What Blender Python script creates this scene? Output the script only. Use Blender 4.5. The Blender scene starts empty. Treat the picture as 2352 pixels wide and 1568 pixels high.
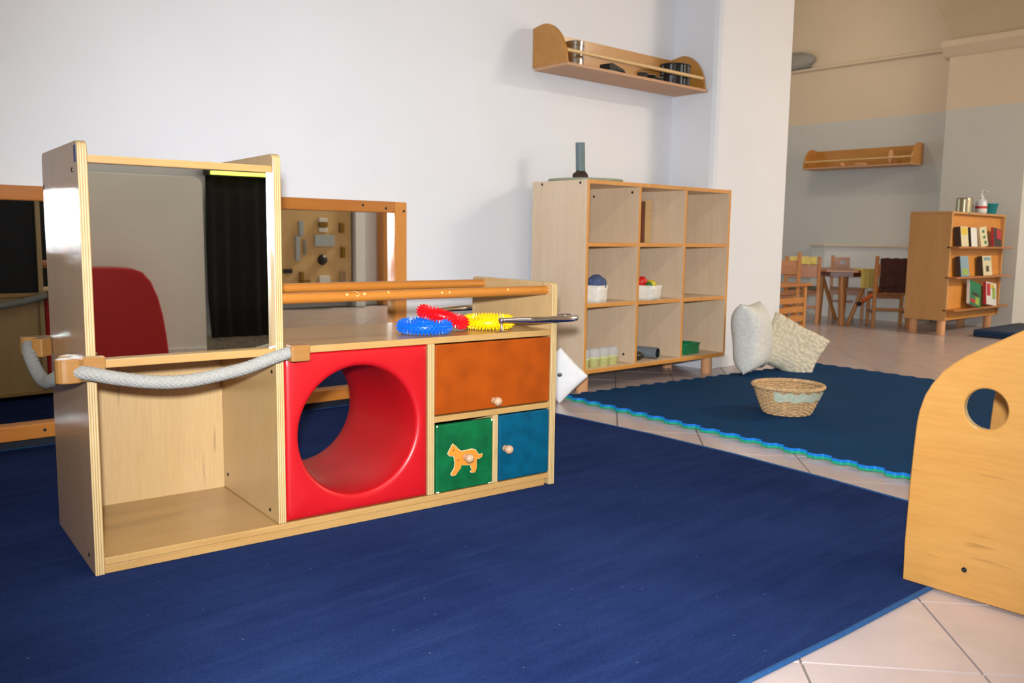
import bpy, bmesh, math, random
from mathutils import Vector, Matrix
random.seed(7)
SC = bpy.context.scene
COL = SC.collection
PI = math.pi

# ------------------------------------------------------------------ camera, world, lights, exposure
CAM_Z = 0.80
FWD = Vector((0.65797777, 0.74361273, -0.118766))
RGT = Vector((0.74992794, -0.66137765, 0.01369984))
UPV = Vector((0.0683618, 0.09808013, 0.99282776))
cam_data = bpy.data.cameras.new('camera')
cam = bpy.data.objects.new('camera', cam_data); COL.objects.link(cam)
cam.matrix_world = Matrix(((RGT.x, UPV.x, -FWD.x, 0), (RGT.y, UPV.y, -FWD.y, 0), (RGT.z, UPV.z, -FWD.z, CAM_Z), (0, 0, 0, 1)))
cam_data.sensor_width = 22.3
cam_data.lens = 2005.18 / 2352 * 22.3
cam_data.clip_start = 0.05
cam_data.dof.use_dof = True
cam_data.dof.focus_distance = 2.25
cam_data.dof.aperture_fstop = 4.0
SC.camera = cam

world = bpy.data.worlds.new('world'); SC.world = world
world.use_nodes = True
world.node_tree.nodes['Background'].inputs[0].default_value = (0.75, 0.85, 1.0, 1)
world.node_tree.nodes['Background'].inputs[1].default_value = 0.03

def lamp(name, kind, loc, energy, color=(1, 1, 1), size=0.1, size_y=None, rot=(0, 0, 0)):
    d = bpy.data.lights.new(name, kind); d.energy = energy; d.color = color
    if kind == 'AREA':
        d.shape = 'RECTANGLE' if size_y else 'DISK'
        d.size = size
        if size_y: d.size_y = size_y
    else:
        d.shadow_soft_size = size
    o = bpy.data.objects.new(name, d); o.location = loc; o.rotation_euler = rot; COL.objects.link(o)
    return o
# the camera's own flash, just above the lens
fl = lamp('camera_flash', 'SPOT', (-0.03, -0.02, CAM_Z + 0.12), 560, (0.95, 1.0, 1.06), 0.035)
fl.data.spot_size = math.radians(89); fl.data.spot_blend = 1.0
fl.rotation_euler = (FWD + RGT * 0.03).to_track_quat('-Z', 'Y').to_euler()
CEIL_Z = 3.75
# ceiling fluorescents (their housings are built further down)
LAMP_Z = 3.3
TUBES = [(7.6, -1.0, 0.0, 215), (1.2, 0.2, 0.0, 34)]
for tx, ty, tr, en in TUBES:
    lamp('fluorescent_light', 'AREA', (tx, ty, LAMP_Z - 0.125), en, (1.0, 0.90, 0.76), 1.25, 0.16, (0, 0, tr))
# daylight through the window of the room behind the column
lamp('daylight_window', 'AREA', (6.6, 6.93, 1.35), 7, (0.72, 0.85, 1.0), 1.3, 1.3, (math.radians(-90), 0, 0))

vs = SC.view_settings
vs.view_transform = 'Standard'; vs.look = 'None'; vs.gamma = 1.0; vs.use_curve_mapping = False
vs.exposure = 0.0
cy = SC.cycles
cy.use_denoising = True
cy.max_bounces = 7; cy.diffuse_bounces = 3; cy.glossy_bounces = 5; cy.transmission_bounces = 6
cy.sample_clamp_indirect = 0.0
cy.blur_glossy = 1.0

# ------------------------------------------------------------------ materials
def lin(c):
    return tuple(((v / 255) / 12.92 if v / 255 <= 0.04045 else ((v / 255 + 0.055) / 1.055) ** 2.4) for v in c) + (1.0,)
class NT:
    def __init__(s, name):
        s.m = bpy.data.materials.new(name); s.m.use_nodes = True
        s.t = s.m.node_tree; s.b = s.t.nodes['Principled BSDF']
    def n(s, typ, **kw):
        nd = s.t.nodes.new(typ)
        for k, v in kw.items(): setattr(nd, k, v)
        return nd
    def l(s, a, b): s.t.links.new(a, b)
    def coords(s, kind='Object', scale=(1, 1, 1), rand=True):
        tc = s.n('ShaderNodeTexCoord'); mp = s.n('ShaderNodeMapping')
        s.l(tc.outputs[kind], mp.inputs[0]); mp.inputs['Scale'].default_value = scale
        if rand:
            oi = s.n('ShaderNodeObjectInfo'); mu = s.n('ShaderNodeVectorMath', operation='MULTIPLY')
            cb = s.n('ShaderNodeCombineXYZ')
            for i in range(3): s.l(oi.outputs['Random'], cb.inputs[i])
            s.l(cb.outputs[0], mu.inputs[0]); mu.inputs[1].default_value = (13.7, 7.1, 21.3)
            s.l(mu.outputs[0], mp.inputs['Location'])
        return mp.outputs[0]
    def noise(s, vec, scale, detail=3, rough=0.55, dist=0.0):
        nz = s.n('ShaderNodeTexNoise'); s.l(vec, nz.inputs['Vector'])
        nz.inputs['Scale'].default_value = scale; nz.inputs['Detail'].default_value = detail
        nz.inputs['Roughness'].default_value = rough; nz.inputs['Distortion'].default_value = dist
        return nz.outputs['Fac']
    def ramp(s, fac, stops):
        r = s.n('ShaderNodeValToRGB'); s.l(fac, r.inputs[0])
        el = r.color_ramp.elements
        while len(el) < len(stops): el.new(0.5)
        for e, (p, c) in zip(el, stops): e.position = p; e.color = c
        return r.outputs[0]
    def mix(s, fac, a, b, blend='MIX'):
        m = s.n('ShaderNodeMix', data_type='RGBA', blend_type=blend)
        if hasattr(fac, 'is_linked'): s.l(fac, m.inputs[0])
        else: m.inputs[0].default_value = fac
        for v, i in ((a, 6), (b, 7)):
            if hasattr(v, 'is_linked'): s.l(v, m.inputs[i])
            else: m.inputs[i].default_value = v
        return m.outputs[2]
    def bump(s, h, strength, dist=0.01):
        b = s.n('ShaderNodeBump'); b.inputs['Strength'].default_value = strength; b.inputs['Distance'].default_value = dist
        s.l(h, b.inputs['Height']); s.l(b.outputs[0], s.b.inputs['Normal'])
    def setup(s, rough=0.5, metal=0.0, coat=0.0, spec=0.5):
        s.b.inputs['Roughness'].default_value = rough; s.b.inputs['Metallic'].default_value = metal
        s.b.inputs['Coat Weight'].default_value = coat; s.b.inputs['Specular IOR Level'].default_value = spec
        s.b.inputs['Coat Roughness'].default_value = 0.15
MATS = {}
def plain(name, c, rough=0.5, metal=0.0, coat=0.0, vary=0.08, scale=30.0, bump=0.0, spec=0.5):
    t = NT(name); t.setup(rough, metal, coat, spec)
    v = t.coords('Object')
    f = t.noise(v, scale)
    c = lin(c)
    lo = tuple(x * (1 - vary) for x in c[:3]) + (1,); hi = tuple(min(1, x * (1 + vary)) for x in c[:3]) + (1,)
    t.l(t.ramp(f, [(0.3, lo), (0.7, hi)]), t.b.inputs['Base Color'])
    if bump: t.bump(f, bump, 0.003)
    MATS[name] = t.m; return t.m
def wood(name, light, dark, axis='z', rough=0.35, coat=0.25, scale=1.0, contrast=1.0, knots=False, spec=0.5):
    t = NT(name); t.setup(rough, 0, coat, spec)
    sc = {'x': (1.2, 16, 16), 'y': (16, 1.2, 16), 'z': (16, 16, 1.2)}[axis]
    v = t.coords('Object', tuple(k * scale for k in sc))
    f1 = t.noise(v, 1.0, 5, 0.6, 0.6)
    v2 = t.coords('Object', tuple(k * scale * 4 for k in sc))
    f2 = t.noise(v2, 3.0, 2, 0.5)
    big = t.noise(t.coords('Object', (3, 3, 3)), 1.0, 2)
    w = 0.28 / contrast
    c1 = t.ramp(f1, [(0.5 - w, lin(dark)), (0.5 + w, lin(light))])
    c2 = t.mix(0.16, c1, t.ramp(f2, [(0.35, lin(tuple(x * 0.72 for x in dark))), (0.65, lin(light))]))
    c3 = t.mix(0.30, c2, t.ramp(big, [(0.3, lin(dark)), (0.7, lin(light))]))
    if 'birch' in name:
        fk = t.noise(t.coords('Object', tuple(6 if k < 5 else 62 for k in sc)), 1.0, 1)
        c3 = t.mix(t.ramp(fk, [(0.70, (0, 0, 0, 1)), (0.80, (0.45, 0.45, 0.45, 1))]), c3, lin(tuple(x * 0.62 for x in dark)))
    t.l(c3, t.b.inputs['Base Color'])
    t.bump(f2, 0.05, 0.002)
    MATS[name] = t.m; return t.m
def ply(name, light, dark, axis):
    t = NT(name); t.setup(0.4, 0, 0.2)
    tc = t.n('ShaderNodeTexCoord'); sp = t.n('ShaderNodeSeparateXYZ'); t.l(tc.outputs['Generated'], sp.inputs[0])
    m = t.n('ShaderNodeMath', operation='MULTIPLY'); t.l(sp.outputs['XYZ'.index(axis.upper())], m.inputs[0]); m.inputs[1].default_value = 2 * PI * 4
    s = t.n('ShaderNodeMath', operation='SINE'); t.l(m.outputs[0], s.inputs[0])
    a = t.n('ShaderNodeMath', operation='MULTIPLY_ADD'); t.l(s.outputs[0], a.inputs[0]); a.inputs[1].default_value = 0.5; a.inputs[2].default_value = 0.5
    nz = t.noise(t.coords('Object', (30, 30, 30)), 1.0)
    c = t.ramp(a.outputs[0], [(0.15, lin(dark)), (0.6, lin(light))])
    t.l(t.mix(0.15, c, t.ramp(nz, [(0.3, lin(dark)), (0.7, lin(light))])), t.b.inputs['Base Color'])
    MATS[name] = t.m; return t.m
def two_tone(name, low, high, zsplit, rough=0.5):
    t = NT(name); t.setup(rough, 0, 0, 0.4)
    tc = t.n('ShaderNodeTexCoord'); sp = t.n('ShaderNodeSeparateXYZ'); t.l(tc.outputs['Object'], sp.inputs[0])
    g = t.n('ShaderNodeMath', operation='GREATER_THAN'); t.l(sp.outputs[2], g.inputs[0]); g.inputs[1].default_value = zsplit
    f = t.noise(t.coords('Object', (1, 1, 1), False), 3.0, 4)
    c = t.mix(g.outputs[0], lin(low), lin(high))
    t.l(t.mix(0.06, c, t.ramp(f, [(0.3, (0.5, 0.5, 0.5, 1)), (0.7, (1, 1, 1, 1))]), 'MULTIPLY'), t.b.inputs['Base Color'])
    fb = t.noise(t.coords('Object', (1, 1, 1), False), 60.0, 3); t.bump(fb, 0.06, 0.004)
    MATS[name] = t.m; return t.m

two_tone('wall_paint', (231, 233, 238), (224, 208, 182), 2.42)
two_tone('far_wall_paint', (205, 205, 200), (222, 204, 178), 2.11)
plain('ceiling_paint', (224, 212, 190), 0.8)
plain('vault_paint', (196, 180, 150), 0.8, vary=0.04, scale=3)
plain('white_trim', (232, 232, 232), 0.5)
plain('grout', (120, 112, 100), 0.8, scale=80)
plain('floor_tile_glaze', (190, 173, 169), 0.22, vary=0.05, scale=9, spec=0.5)
wood('birch', (194, 162, 112), (181, 144, 90), 'z', contrast=0.8)
wood('birch_flat', (183, 146, 90), (168, 126, 72), 'x', contrast=0.9)
wood('birch_pale', (197, 166, 118), (186, 149, 99), 'z', contrast=0.8)
wood('birch_side', (206, 168, 128), (184, 144, 106), 'z', rough=0.30, coat=0.25)
wood('birch_panel', (190, 141, 74), (175, 120, 52), 'y', contrast=0.9, rough=0.4)
ply('ply_edge_x', (195, 173, 126), (163, 124, 73), 'x')
ply('ply_edge_y', (214, 190, 139), (179, 136, 80), 'y')
ply('ply_edge_z', (209, 174, 117), (183, 137, 78), 'z')
wood('board_edge', (188, 151, 94), (170, 127, 72), 'x')
wood('dowel_wood', (185, 119, 47), (168, 100, 31), 'x', contrast=0.8)
wood('frame_wood', (193, 124, 50), (171, 97, 31), 'x')
wood('frame_wood_upright', (222, 150, 66), (200, 122, 44), 'z')
wood('beech_laminate', (236, 212, 182), (220, 190, 156), 'z', rough=0.45, coat=0.0, contrast=0.9)
wood('beech_edge', (224, 158, 76), (204, 134, 52), 'z', rough=0.45, coat=0.0)
wood('beech_leg', (232, 176, 128), (214, 152, 104), 'z', rough=0.4)
wood('shelf_honey', (201, 145, 68), (180, 118, 43), 'x', rough=0.4)
wood('shelf_under', (208, 160, 120), (190, 140, 98), 'x', rough=0.5, coat=0)
wood('rail_pale', (232, 196, 136), (214, 172, 110), 'x')
wood('far_wood', (206, 142, 74), (176, 108, 46), 'z', rough=0.4)
wood('far_wood_flat', (196, 128, 62), (160, 94, 40), 'x', rough=0.4)
wood('far_wood_dark', (128, 66, 34), (98, 46, 22), 'x', rough=0.4)
wood('bookcase_side', (207, 159, 100), (188, 136, 79), 'z', rough=0.45, coat=0)
wood('bookcase_front', (222, 156, 74), (200, 128, 50), 'x', rough=0.45, coat=0)
wood('knob_wood', (197, 160, 127), (179, 137, 103), 'z', rough=0.3, scale=3)
wood('clamp_wood', (160, 115, 63), (147, 99, 46), 'x', rough=0.3, coat=0.4)
wood('board_pine', (222, 190, 134), (206, 168, 110), 'z', rough=0.5)
plain('red_vinyl', (178, 14, 22), 0.38, vary=0.05, scale=300, bump=0.05)
plain('orange_stain', (150, 64, 5), 0.5, vary=0.16, scale=14, spec=0.2)
plain('green_stain', (6, 86, 46), 0.5, vary=0.25, scale=22, spec=0.2)
plain('blue_stain', (0, 72, 98), 0.45, vary=0.22, scale=22, spec=0.2)
plain('animal_orange', (212, 128, 40), 0.5, vary=0.04)
plain('cream_paint', (206, 200, 168), 0.6)
plain('black_screw', (18, 18, 18), 0.35)
plain('black_board', (14, 15, 17), 0.75, vary=0.2)
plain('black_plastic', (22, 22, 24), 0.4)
plain('chrome', (225, 225, 228), 0.08, 1.0, vary=0.0)
plain('steel', (205, 205, 200), 0.18, 1.0, vary=0.0)
plain('brass', (150, 120, 60), 0.35, 1.0)
plain('ring_blue', (8, 96, 206), 0.3)
plain('ring_red', (226, 12, 24), 0.3)
plain('ring_yellow', (250, 196, 4), 0.3)
plain('rope_fibre', (146, 143, 136), 0.85, vary=0.12, scale=160)
plain('rope_end', (30, 34, 36), 0.6)
plain('mat_top', (0, 56, 98), 0.75, vary=0.10, scale=5, spec=0.1)
plain('mat_edge_lit', (0, 118, 206), 0.6)  # flash light on the cut edges, painted as a brighter mat blue
plain('mat_under', (0, 158, 118), 0.6)
plain('rug_binding', (16, 72, 124), 0.8, vary=0.2, scale=120)
plain('ceramic_white', (238, 232, 220), 0.3)
plain('sponge_blue', (74, 88, 124), 0.95, vary=0.5, scale=120, bump=0.6)
plain('fruit_red', (206, 30, 24), 0.4)
plain('fruit_yellow', (216, 196, 20), 0.4)
plain('fruit_green', (50, 110, 40), 0.5)
plain('pale_yellow', (222, 224, 150), 0.5)
plain('tube_grey', (112, 122, 128), 0.5)
plain('tube_upright', (104, 124, 126), 0.5)
plain('pine_cone', (60, 40, 30), 0.8, vary=0.4, scale=100, bump=0.5)
plain('tray_green', (150, 158, 136), 0.5)
plain('green_plastic', (20, 130, 78), 0.4)
plain('pillow_linen', (222, 222, 216), 0.9, vary=0.10, scale=60, bump=0.2)
plain('pillow_wool', (222, 212, 186), 0.95, vary=0.10, scale=90, bump=0.3)
plain('pillow_white', (240, 240, 240), 0.9, vary=0.03)
plain('wicker', (206, 168, 120), 0.6, vary=0.25, scale=70)
plain('ribbon_cloth', (198, 206, 180), 0.8, vary=0.15, scale=80)
plain('toy_green', (30, 170, 80), 0.4)
plain('towel_yellow', (226, 206, 116), 0.9, vary=0.12, scale=50, bump=0.3)
plain('strap_orange', (214, 96, 20), 0.6)
plain('cloth_brown', (74, 42, 30), 0.9, vary=0.3)
plain('cushion_grey', (110, 112, 96), 0.9)
plain('teal_plastic', (22, 132, 140), 0.5)
plain('mirror_shadow_dark', (10, 16, 34), 0.7)  # colour of the shadow painted below the mirror frame
plain('navy_vinyl', (14, 44, 78), 0.6)
plain('paper_cream', (216, 206, 170), 0.6)
plain('paper_white', (226, 226, 222), 0.35)
plain('paper_green', (28, 120, 78), 0.5)
plain('paper_red', (190, 44, 60), 0.5)
plain('paper_yellow', (220, 190, 60), 0.5)
plain('paper_blue', (130, 160, 176), 0.5)
plain('paper_lime', (150, 176, 70), 0.5)
plain('dark_cover', (62, 50, 46), 0.5)
plain('tin', (176, 168, 140), 0.28, 0.9)
plain('bottle_plastic', (206, 212, 222), 0.2)
plain('ledge_grey', (150, 148, 142), 0.7)
plain('partition_white', (234, 234, 228), 0.6, vary=0.02, scale=4)
plain('curtain_black', (14, 17, 18), 0.9, vary=0.3, scale=20)
plain('terrazzo', (176, 168, 150), 0.6, vary=0.3, scale=40)
plain('grey_plate', (170, 180, 184), 0.4)
plain('label_blue', (60, 70, 110), 0.5)
plain('lamp_housing', (228, 228, 222), 0.5)

def mirror_mat():
    t = NT('mirror_glass'); t.setup(0.0, 1.0, 0, 0.5)
    f = t.noise(t.coords('Object', (1, 1, 1)), 55.0, 2)
    t.l(t.ramp(f, [(0.70, (0.80, 0.82, 0.79, 1)), (0.80, (0.86, 0.87, 0.86, 1))]), t.b.inputs['Base Color'])
    t.b.inputs['Roughness'].default_value = 0.012
    MATS['mirror_glass'] = t.m
mirror_mat()
def rug_mat():
    t = NT('rug_pile'); t.setup(1.0, 0, 0, 0.03)
    v = t.coords('Object', (1, 1, 1), False)
    streak = t.noise(t.coords('Object', (1.1, 9.0, 1), False), 2.2, 6, 0.7, 0.3)
    patch = t.noise(v, 2.2, 3)
    fine = t.noise(v, 420.0, 2, 0.7)
    c = t.ramp(streak, [(0.25, lin((28, 43, 83))), (0.52, lin((37, 53, 98))), (0.78, lin((48, 66, 111)))])
    c = t.mix(0.35, c, t.ramp(patch, [(0.35, lin((24, 37, 83))), (0.7, lin((44, 67, 120)))]))
    c = t.mix(0.7, c, t.ramp(fine, [(0.25, (0.25, 0.25, 0.28, 1)), (0.75, (1.2, 1.2, 1.2, 1))]), 'MULTIPLY')
    lint = t.n('ShaderNodeTexVoronoi'); lint.inputs['Scale'].default_value = 17.0; t.l(v, lint.inputs['Vector'])
    lf = t.ramp(lint.outputs['Distance'], [(0.03, (1, 1, 1, 1)), (0.05, (0, 0, 0, 1))])
    c = t.mix(lf, c, lin((70, 92, 122)))
    t.l(c, t.b.inputs['Base Color'])
    t.bump(fine, 0.5, 0.004)
    MATS['rug_pile'] = t.m
rug_mat()
def clear_mat():
    t = NT('clear_plastic'); t.setup(0.05, 0, 0, 0.5)
    t.b.inputs['Base Color'].default_value = (0.8, 0.82, 0.82, 1); t.b.inputs['Alpha'].default_value = 0.38
    MATS['clear_plastic'] = t.m
clear_mat()
def emit_mat(name, c, s):
    t = NT(name); t.b.inputs['Base Color'].default_value = c
    t.b.inputs['Emission Color'].default_value = c; t.b.inputs['Emission Strength'].default_value = s
    MATS[name] = t.m
emit_mat('lamp_glow', (1.0, 0.85, 0.62, 1), 2.5)
emit_mat('strip_glow', (0.85, 0.95, 0.12, 1), 2.6)
emit_mat('window_glow', (0.72, 0.85, 1.0, 1), 1.0)

# ------------------------------------------------------------------ mesh helpers
class MB:
    def __init__(s): s.v = []; s.f = []; s.m = []
    def add(s, verts, faces, mi=0):
        o = len(s.v); s.v += [tuple(p) for p in verts]
        for f in faces: s.f.append(tuple(i + o for i in f)); s.m.append(mi)
        return s
    def box(s, x0, x1, y0, y1, z0, z1, mi=0, edge=None, thick='x'):
        v = [(x, y, z) for x in (x0, x1) for y in (y0, y1) for z in (z0, z1)]
        f = [(0, 1, 3, 2), (4, 6, 7, 5), (0, 4, 5, 1), (2, 3, 7, 6), (0, 2, 6, 4), (1, 5, 7, 3)]
        ax = {'x': (0, 1), 'y': (2, 3), 'z': (4, 5)}[thick]
        o = len(s.v); s.v += v
        for i, q in enumerate(f):
            s.f.append(tuple(k + o for k in q)); s.m.append(mi if edge is None or i in ax else edge)
        return s
    def prism(s, poly, axis, a, b, mi=0, edge=None):
        n = len(poly)
        def P(p, w):
            if axis == 'x': return (w, p[0], p[1])
            if axis == 'y': return (p[0], w, p[1])
            return (p[0], p[1], w)
        v = [P(p, a) for p in poly] + [P(p, b) for p in poly]
        o = len(s.v); s.v += v
        s.f.append(tuple(range(o, o + n))); s.m.append(mi)
        s.f.append(tuple(range(o + 2 * n - 1, o + n - 1, -1))); s.m.append(mi)
        for i in range(n):
            j = (i + 1) % n
            s.f.append((o + i, o + j, o + n + j, o + n + i)); s.m.append(mi if edge is None else edge)
        return s
    def tube(s, path, r, seg=12, closed=False, caps=True, mi=0):
        path = [Vector(p) for p in path]; n = len(path)
        rs = r if isinstance(r, (list, tuple)) else [r] * n
        T = []
        for i in range(n):
            a = path[(i - 1) % n] if (closed or i > 0) else path[i]
            b = path[(i + 1) % n] if (closed or i < n - 1) else path[i]
            T.append((b - a).normalized())
        up = Vector((0, 0, 1)) if abs(T[0].z) < 0.9 else Vector((1, 0, 0))
        N = (up - T[0] * up.dot(T[0])).normalized()
        o = len(s.v)
        for i in range(n):
            N = (N - T[i] * N.dot(T[i])).normalized(); B = T[i].cross(N)
            for k in range(seg):
                a = 2 * PI * k / seg
                s.v.append(tuple(path[i] + (N * math.cos(a) + B * math.sin(a)) * rs[i]))
        for i in range(n if closed else n - 1):
            i2 = (i + 1) % n
            for k in range(seg):
                k2 = (k + 1) % seg
                s.f.append((o + i * seg + k, o + i * seg + k2, o + i2 * seg + k2, o + i2 * seg + k)); s.m.append(mi)
        if caps and not closed:
            s.f.append(tuple(o + k for k in reversed(range(seg)))); s.m.append(mi)
            s.f.append(tuple(o + (n - 1) * seg + k for k in range(seg))); s.m.append(mi)
        return s
    def lathe(s, prof, c=(0, 0, 0), seg=24, mi=0, M=None, cap=True):
        o = len(s.v); n = len(prof)
        for r, z in prof:
            for k in range(seg):
                a = 2 * PI * k / seg
                p = Vector((r * math.cos(a), r * math.sin(a), z))
                if M is not None: p = M @ p
                s.v.append((p.x + c[0], p.y + c[1], p.z + c[2]))
        for i in range(n - 1):
            for k in range(seg):
                k2 = (k + 1) % seg
                s.f.append((o + i * seg + k, o + i * seg + k2, o + (i + 1) * seg + k2, o + (i + 1) * seg + k)); s.m.append(mi)
        if cap and prof[0][0] > 1e-6: s.f.append(tuple(o + k for k in reversed(range(seg)))); s.m.append(mi)
        if cap and prof[-1][0] > 1e-6: s.f.append(tuple(o + (n - 1) * seg + k for k in range(seg))); s.m.append(mi)
        return s
    def mesh(s, name, mats, smooth=False):
        me = bpy.data.meshes.new(name)
        me.from_pydata(s.v, [], s.f)
        for m in (mats if isinstance(mats, (list, tuple)) else [mats]): me.materials.append(MATS[m])
        me.polygons.foreach_set('material_index', s.m)
        bm = bmesh.new(); bm.from_mesh(me)
        bmesh.ops.remove_doubles(bm, verts=bm.verts, dist=1e-6)
        bmesh.ops.recalc_face_normals(bm, faces=bm.faces)
        bm.to_mesh(me); bm.free()
        if smooth: me.polygons.foreach_set('use_smooth', [True] * len(me.polygons))
        me.update()
        return me
    def build(s, name, mats, parent=None, smooth=False, bevel=0.0, bseg=2, label=None, loc=None, rot=None, auto=False):
        o = bpy.data.objects.new(name, s.mesh(name, mats, smooth or auto)); COL.objects.link(o)
        if parent is not None: o.parent = parent
        if loc is not None: o.location = loc
        if rot is not None: o.rotation_euler = rot
        if bevel:
            b = o.modifiers.new('bevel', 'BEVEL'); b.width = bevel; b.segments = bseg; b.limit_method = 'ANGLE'; b.angle_limit = 0.6
            b.harden_normals = False
        if auto:
            try: o.data.set_sharp_from_angle(angle=0.7)
            except Exception: pass
        if label: o['label'] = label
        return o
def tag(o, label, cat, group=None):
    o['label'] = label; o['category'] = cat
    if group: o['group'] = group
    return o
def thing(name, label, cat, loc=(0, 0, 0), rz=0.0, group=None):
    o = bpy.data.objects.new(name, None); COL.objects.link(o)
    o.location = loc; o.rotation_euler = (0, 0, rz); o.empty_display_size = 0.05
    return tag(o, label, cat, group)
def struct(o): o['kind'] = 'structure'; return o
def bx(x0, x1, y0, y1, z0, z1, **k): return MB().box(x0, x1, y0, y1, z0, z1, **k)
def arc(cx, cy, r, a0, a1, n):
    return [(cx + r * math.cos(math.radians(a0 + (a1 - a0) * i / n)), cy + r * math.sin(math.radians(a0 + (a1 - a0) * i / n))) for i in range(n + 1)]
def rrect(x0, x1, y0, y1, r, n=5):
    return arc(x1 - r, y0 + r, r, -90, 0, n) + arc(x1 - r, y1 - r, r, 0, 90, n) + arc(x0 + r, y1 - r, r, 90, 180, n) + arc(x0 + r, y0 + r, r, 180, 270, n)
def spline(pts, n=12):
    pts = [Vector(p) for p in pts]; out = []
    for i in range(len(pts) - 1):
        p0 = pts[max(i - 1, 0)]; p1 = pts[i]; p2 = pts[i + 1]; p3 = pts[min(i + 2, len(pts) - 1)]
        for k in range(n):
            t = k / n
            out.append(0.5 * ((2 * p1) + (p2 - p0) * t + (2 * p0 - 5 * p1 + 4 * p2 - p3) * t * t + (3 * p1 - p0 - 3 * p2 + p3) * t ** 3))
    out.append(pts[-1]); return out

# ================================================================== THE ROOM
W = 3.55            # main wall plane
XL, XR, YB, YF = -2.6, 10.6, -1.62, 7.0
COLX0, COLX1, COLY = 4.46, 5.26, 3.22
FWX, PILX = 9.2, 9.07
floor = struct(bx(XL, XR, YB, YF, -0.06, -0.006).build('floor', 'grout'))
ta = -0.0476
ts = 0.33078
n1 = Vector((-math.sin(ta + PI / 4), math.cos(ta + PI / 4))); n2 = Vector((-math.sin(ta - PI / 4), math.cos(ta - PI / 4)))
def tile_pos(i, j):
    a = -0.71714 + (i + 0.5) * ts; b = 1.63969 + (j + 0.5) * ts
    return n1 * a + n2 * b          # n1, n2 are orthonormal
g = 0.0025
tile_me = bx(-ts / 2 + g, ts / 2 - g, -ts / 2 + g, ts / 2 - g, -0.03, 0.0).mesh('floor_tile', 'floor_tile_glaze')
tiles = []
for i in range(-40, 40):
    for j in range(-20, 50):
        p = tile_pos(i, j)
        if XL + 0.24 < p.x < XR - 0.24 and YB + 0.2 < p.y < YF - 0.2:
            under_rug = p.x < 2.42 and 1.08 < p.y < 3.2
            under_mat = 3.3 < p.x < 4.9 and 1.35 < p.y < 2.8
            hid = under_rug or under_mat or p.x < 1.0 or (p.y > 3.3 and p.x < 5.4)
            tiles.append((hid, p.length, p))
tiles.sort(key=lambda t: (t[0], t[1]))
tang = math.atan2(n2.y, n2.x)
for hid, d, p in tiles[:300]:
    o = bpy.data.objects.new('floor_tile', tile_me); COL.objects.link(o); o.parent = floor
    o.location = (p.x, p.y, random.uniform(-0.0006, 0.0)); o.rotation_euler = (0, 0, tang)
mb = MB(); ca, sa = math.cos(tang), math.sin(tang)
for hid, d, p in tiles[300:]:
    h = ts / 2 - g
    q = [(p.x + x * ca - y * sa, p.y + x * sa + y * ca) for x, y in ((-h, -h), (h, -h), (h, h), (-h, h))]
    mb.prism(q, 'z', -0.01, 0.0)
tf = mb.build('tile_field', 'floor_tile_glaze', floor); tf['kind'] = 'stuff'

struct(bx(XL, COLX0 + 0.05, W, W + 0.14, 0, CEIL_Z).build('wall_main', 'wall_paint'))
struct(MB().prism([(COLX0, W + 0.14), (COLX0, COLY + 0.035), (COLX0 + 0.012, COLY + 0.012), (COLX0 + 0.035, COLY), (COLX1, COLY), (COLX1, W + 0.14)], 'z', 0, CEIL_Z).build('wall_column', 'wall_paint'))
struct(bx(XL - 0.14, XL, YB, W + 0.14, 0, CEIL_Z).build('wall_left', 'wall_paint'))
struct(bx(XL, XR, YB - 0.14, YB, 0, CEIL_Z).build('wall_back', 'wall_paint'))
struct(bx(FWX, FWX + 0.14, 3.75, YF, 0, CEIL_Z).build('wall_far', 'far_wall_paint'))
struct(bx(PILX, PILX + 0.64, 3.06, 3.81, 0, 2.62).build('wall_pilaster', 'far_wall_paint'))
struct(bx(PILX + 0.5, PILX + 0.64, YB, 3.06, 0, CEIL_Z).build('wall_right', 'far_wall_paint'))
struct(bx(COLX1 - 0.14, COLX1, W + 0.14, YF, 0, CEIL_Z).build('wall_side', 'far_wall_paint'))
# far left wall of the back room with its window opening
mb = MB(); mb.box(COLX1, FWX, YF, YF + 0.14, 0, 0.6); mb.box(COLX1, FWX, YF, YF + 0.14, 2.1, CEIL_Z)
mb.box(COLX1, 5.9, YF, YF + 0.14, 0.6, 2.1); mb.box(7.3, FWX, YF, YF + 0.14, 0.6, 2.1)
struct(mb.build('wall_window_side', 'far_wall_paint'))
win = struct(bx(5.9, 7.3, YF + 0.08, YF + 0.10, 0.6, 2.1).build('window_1', 'window_glow'))
mb = MB()
for x0, x1, z0, z1 in ((5.9, 7.3, 0.6, 0.66), (5.9, 7.3, 2.04, 2.1), (5.9, 5.96, 0.66, 2.04), (7.24, 7.3, 0.66, 2.04), (6.57, 6.63, 0.66, 2.04)):
    mb.box(x0, x1, YF + 0.04, YF + 0.12, z0, z1)
mb.build('window_frame', 'white_trim', win)
struct(bx(XL - 0.14, XR, YB - 0.14, YF + 0.14, CEIL_Z, CEIL_Z + 0.1).build('ceiling', 'ceiling_paint'))
struct(bx(2.78, COLX0, W - 0.012, W, 0, 0.075).build('baseboard_main', 'white_trim', bevel=0.004))
struct(bx(XL, 2.78, W - 0.008, W, 0, 0.06).build('shadow_strip_mirror', 'mirror_shadow_dark', bevel=0.003))  # dark strip painting the shadow under the mirror frame
struct(MB().box(COLX0 + 0.035, COLX1 + 0.012, COLY - 0.012, COLY, 0, 0.075).build('baseboard_column', 'white_trim', bevel=0.004))
struct(bx(FWX - 0.012, FWX, 3.81, YF, 0, 0.09).build('baseboard_far', 'white_trim', bevel=0.004))
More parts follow.
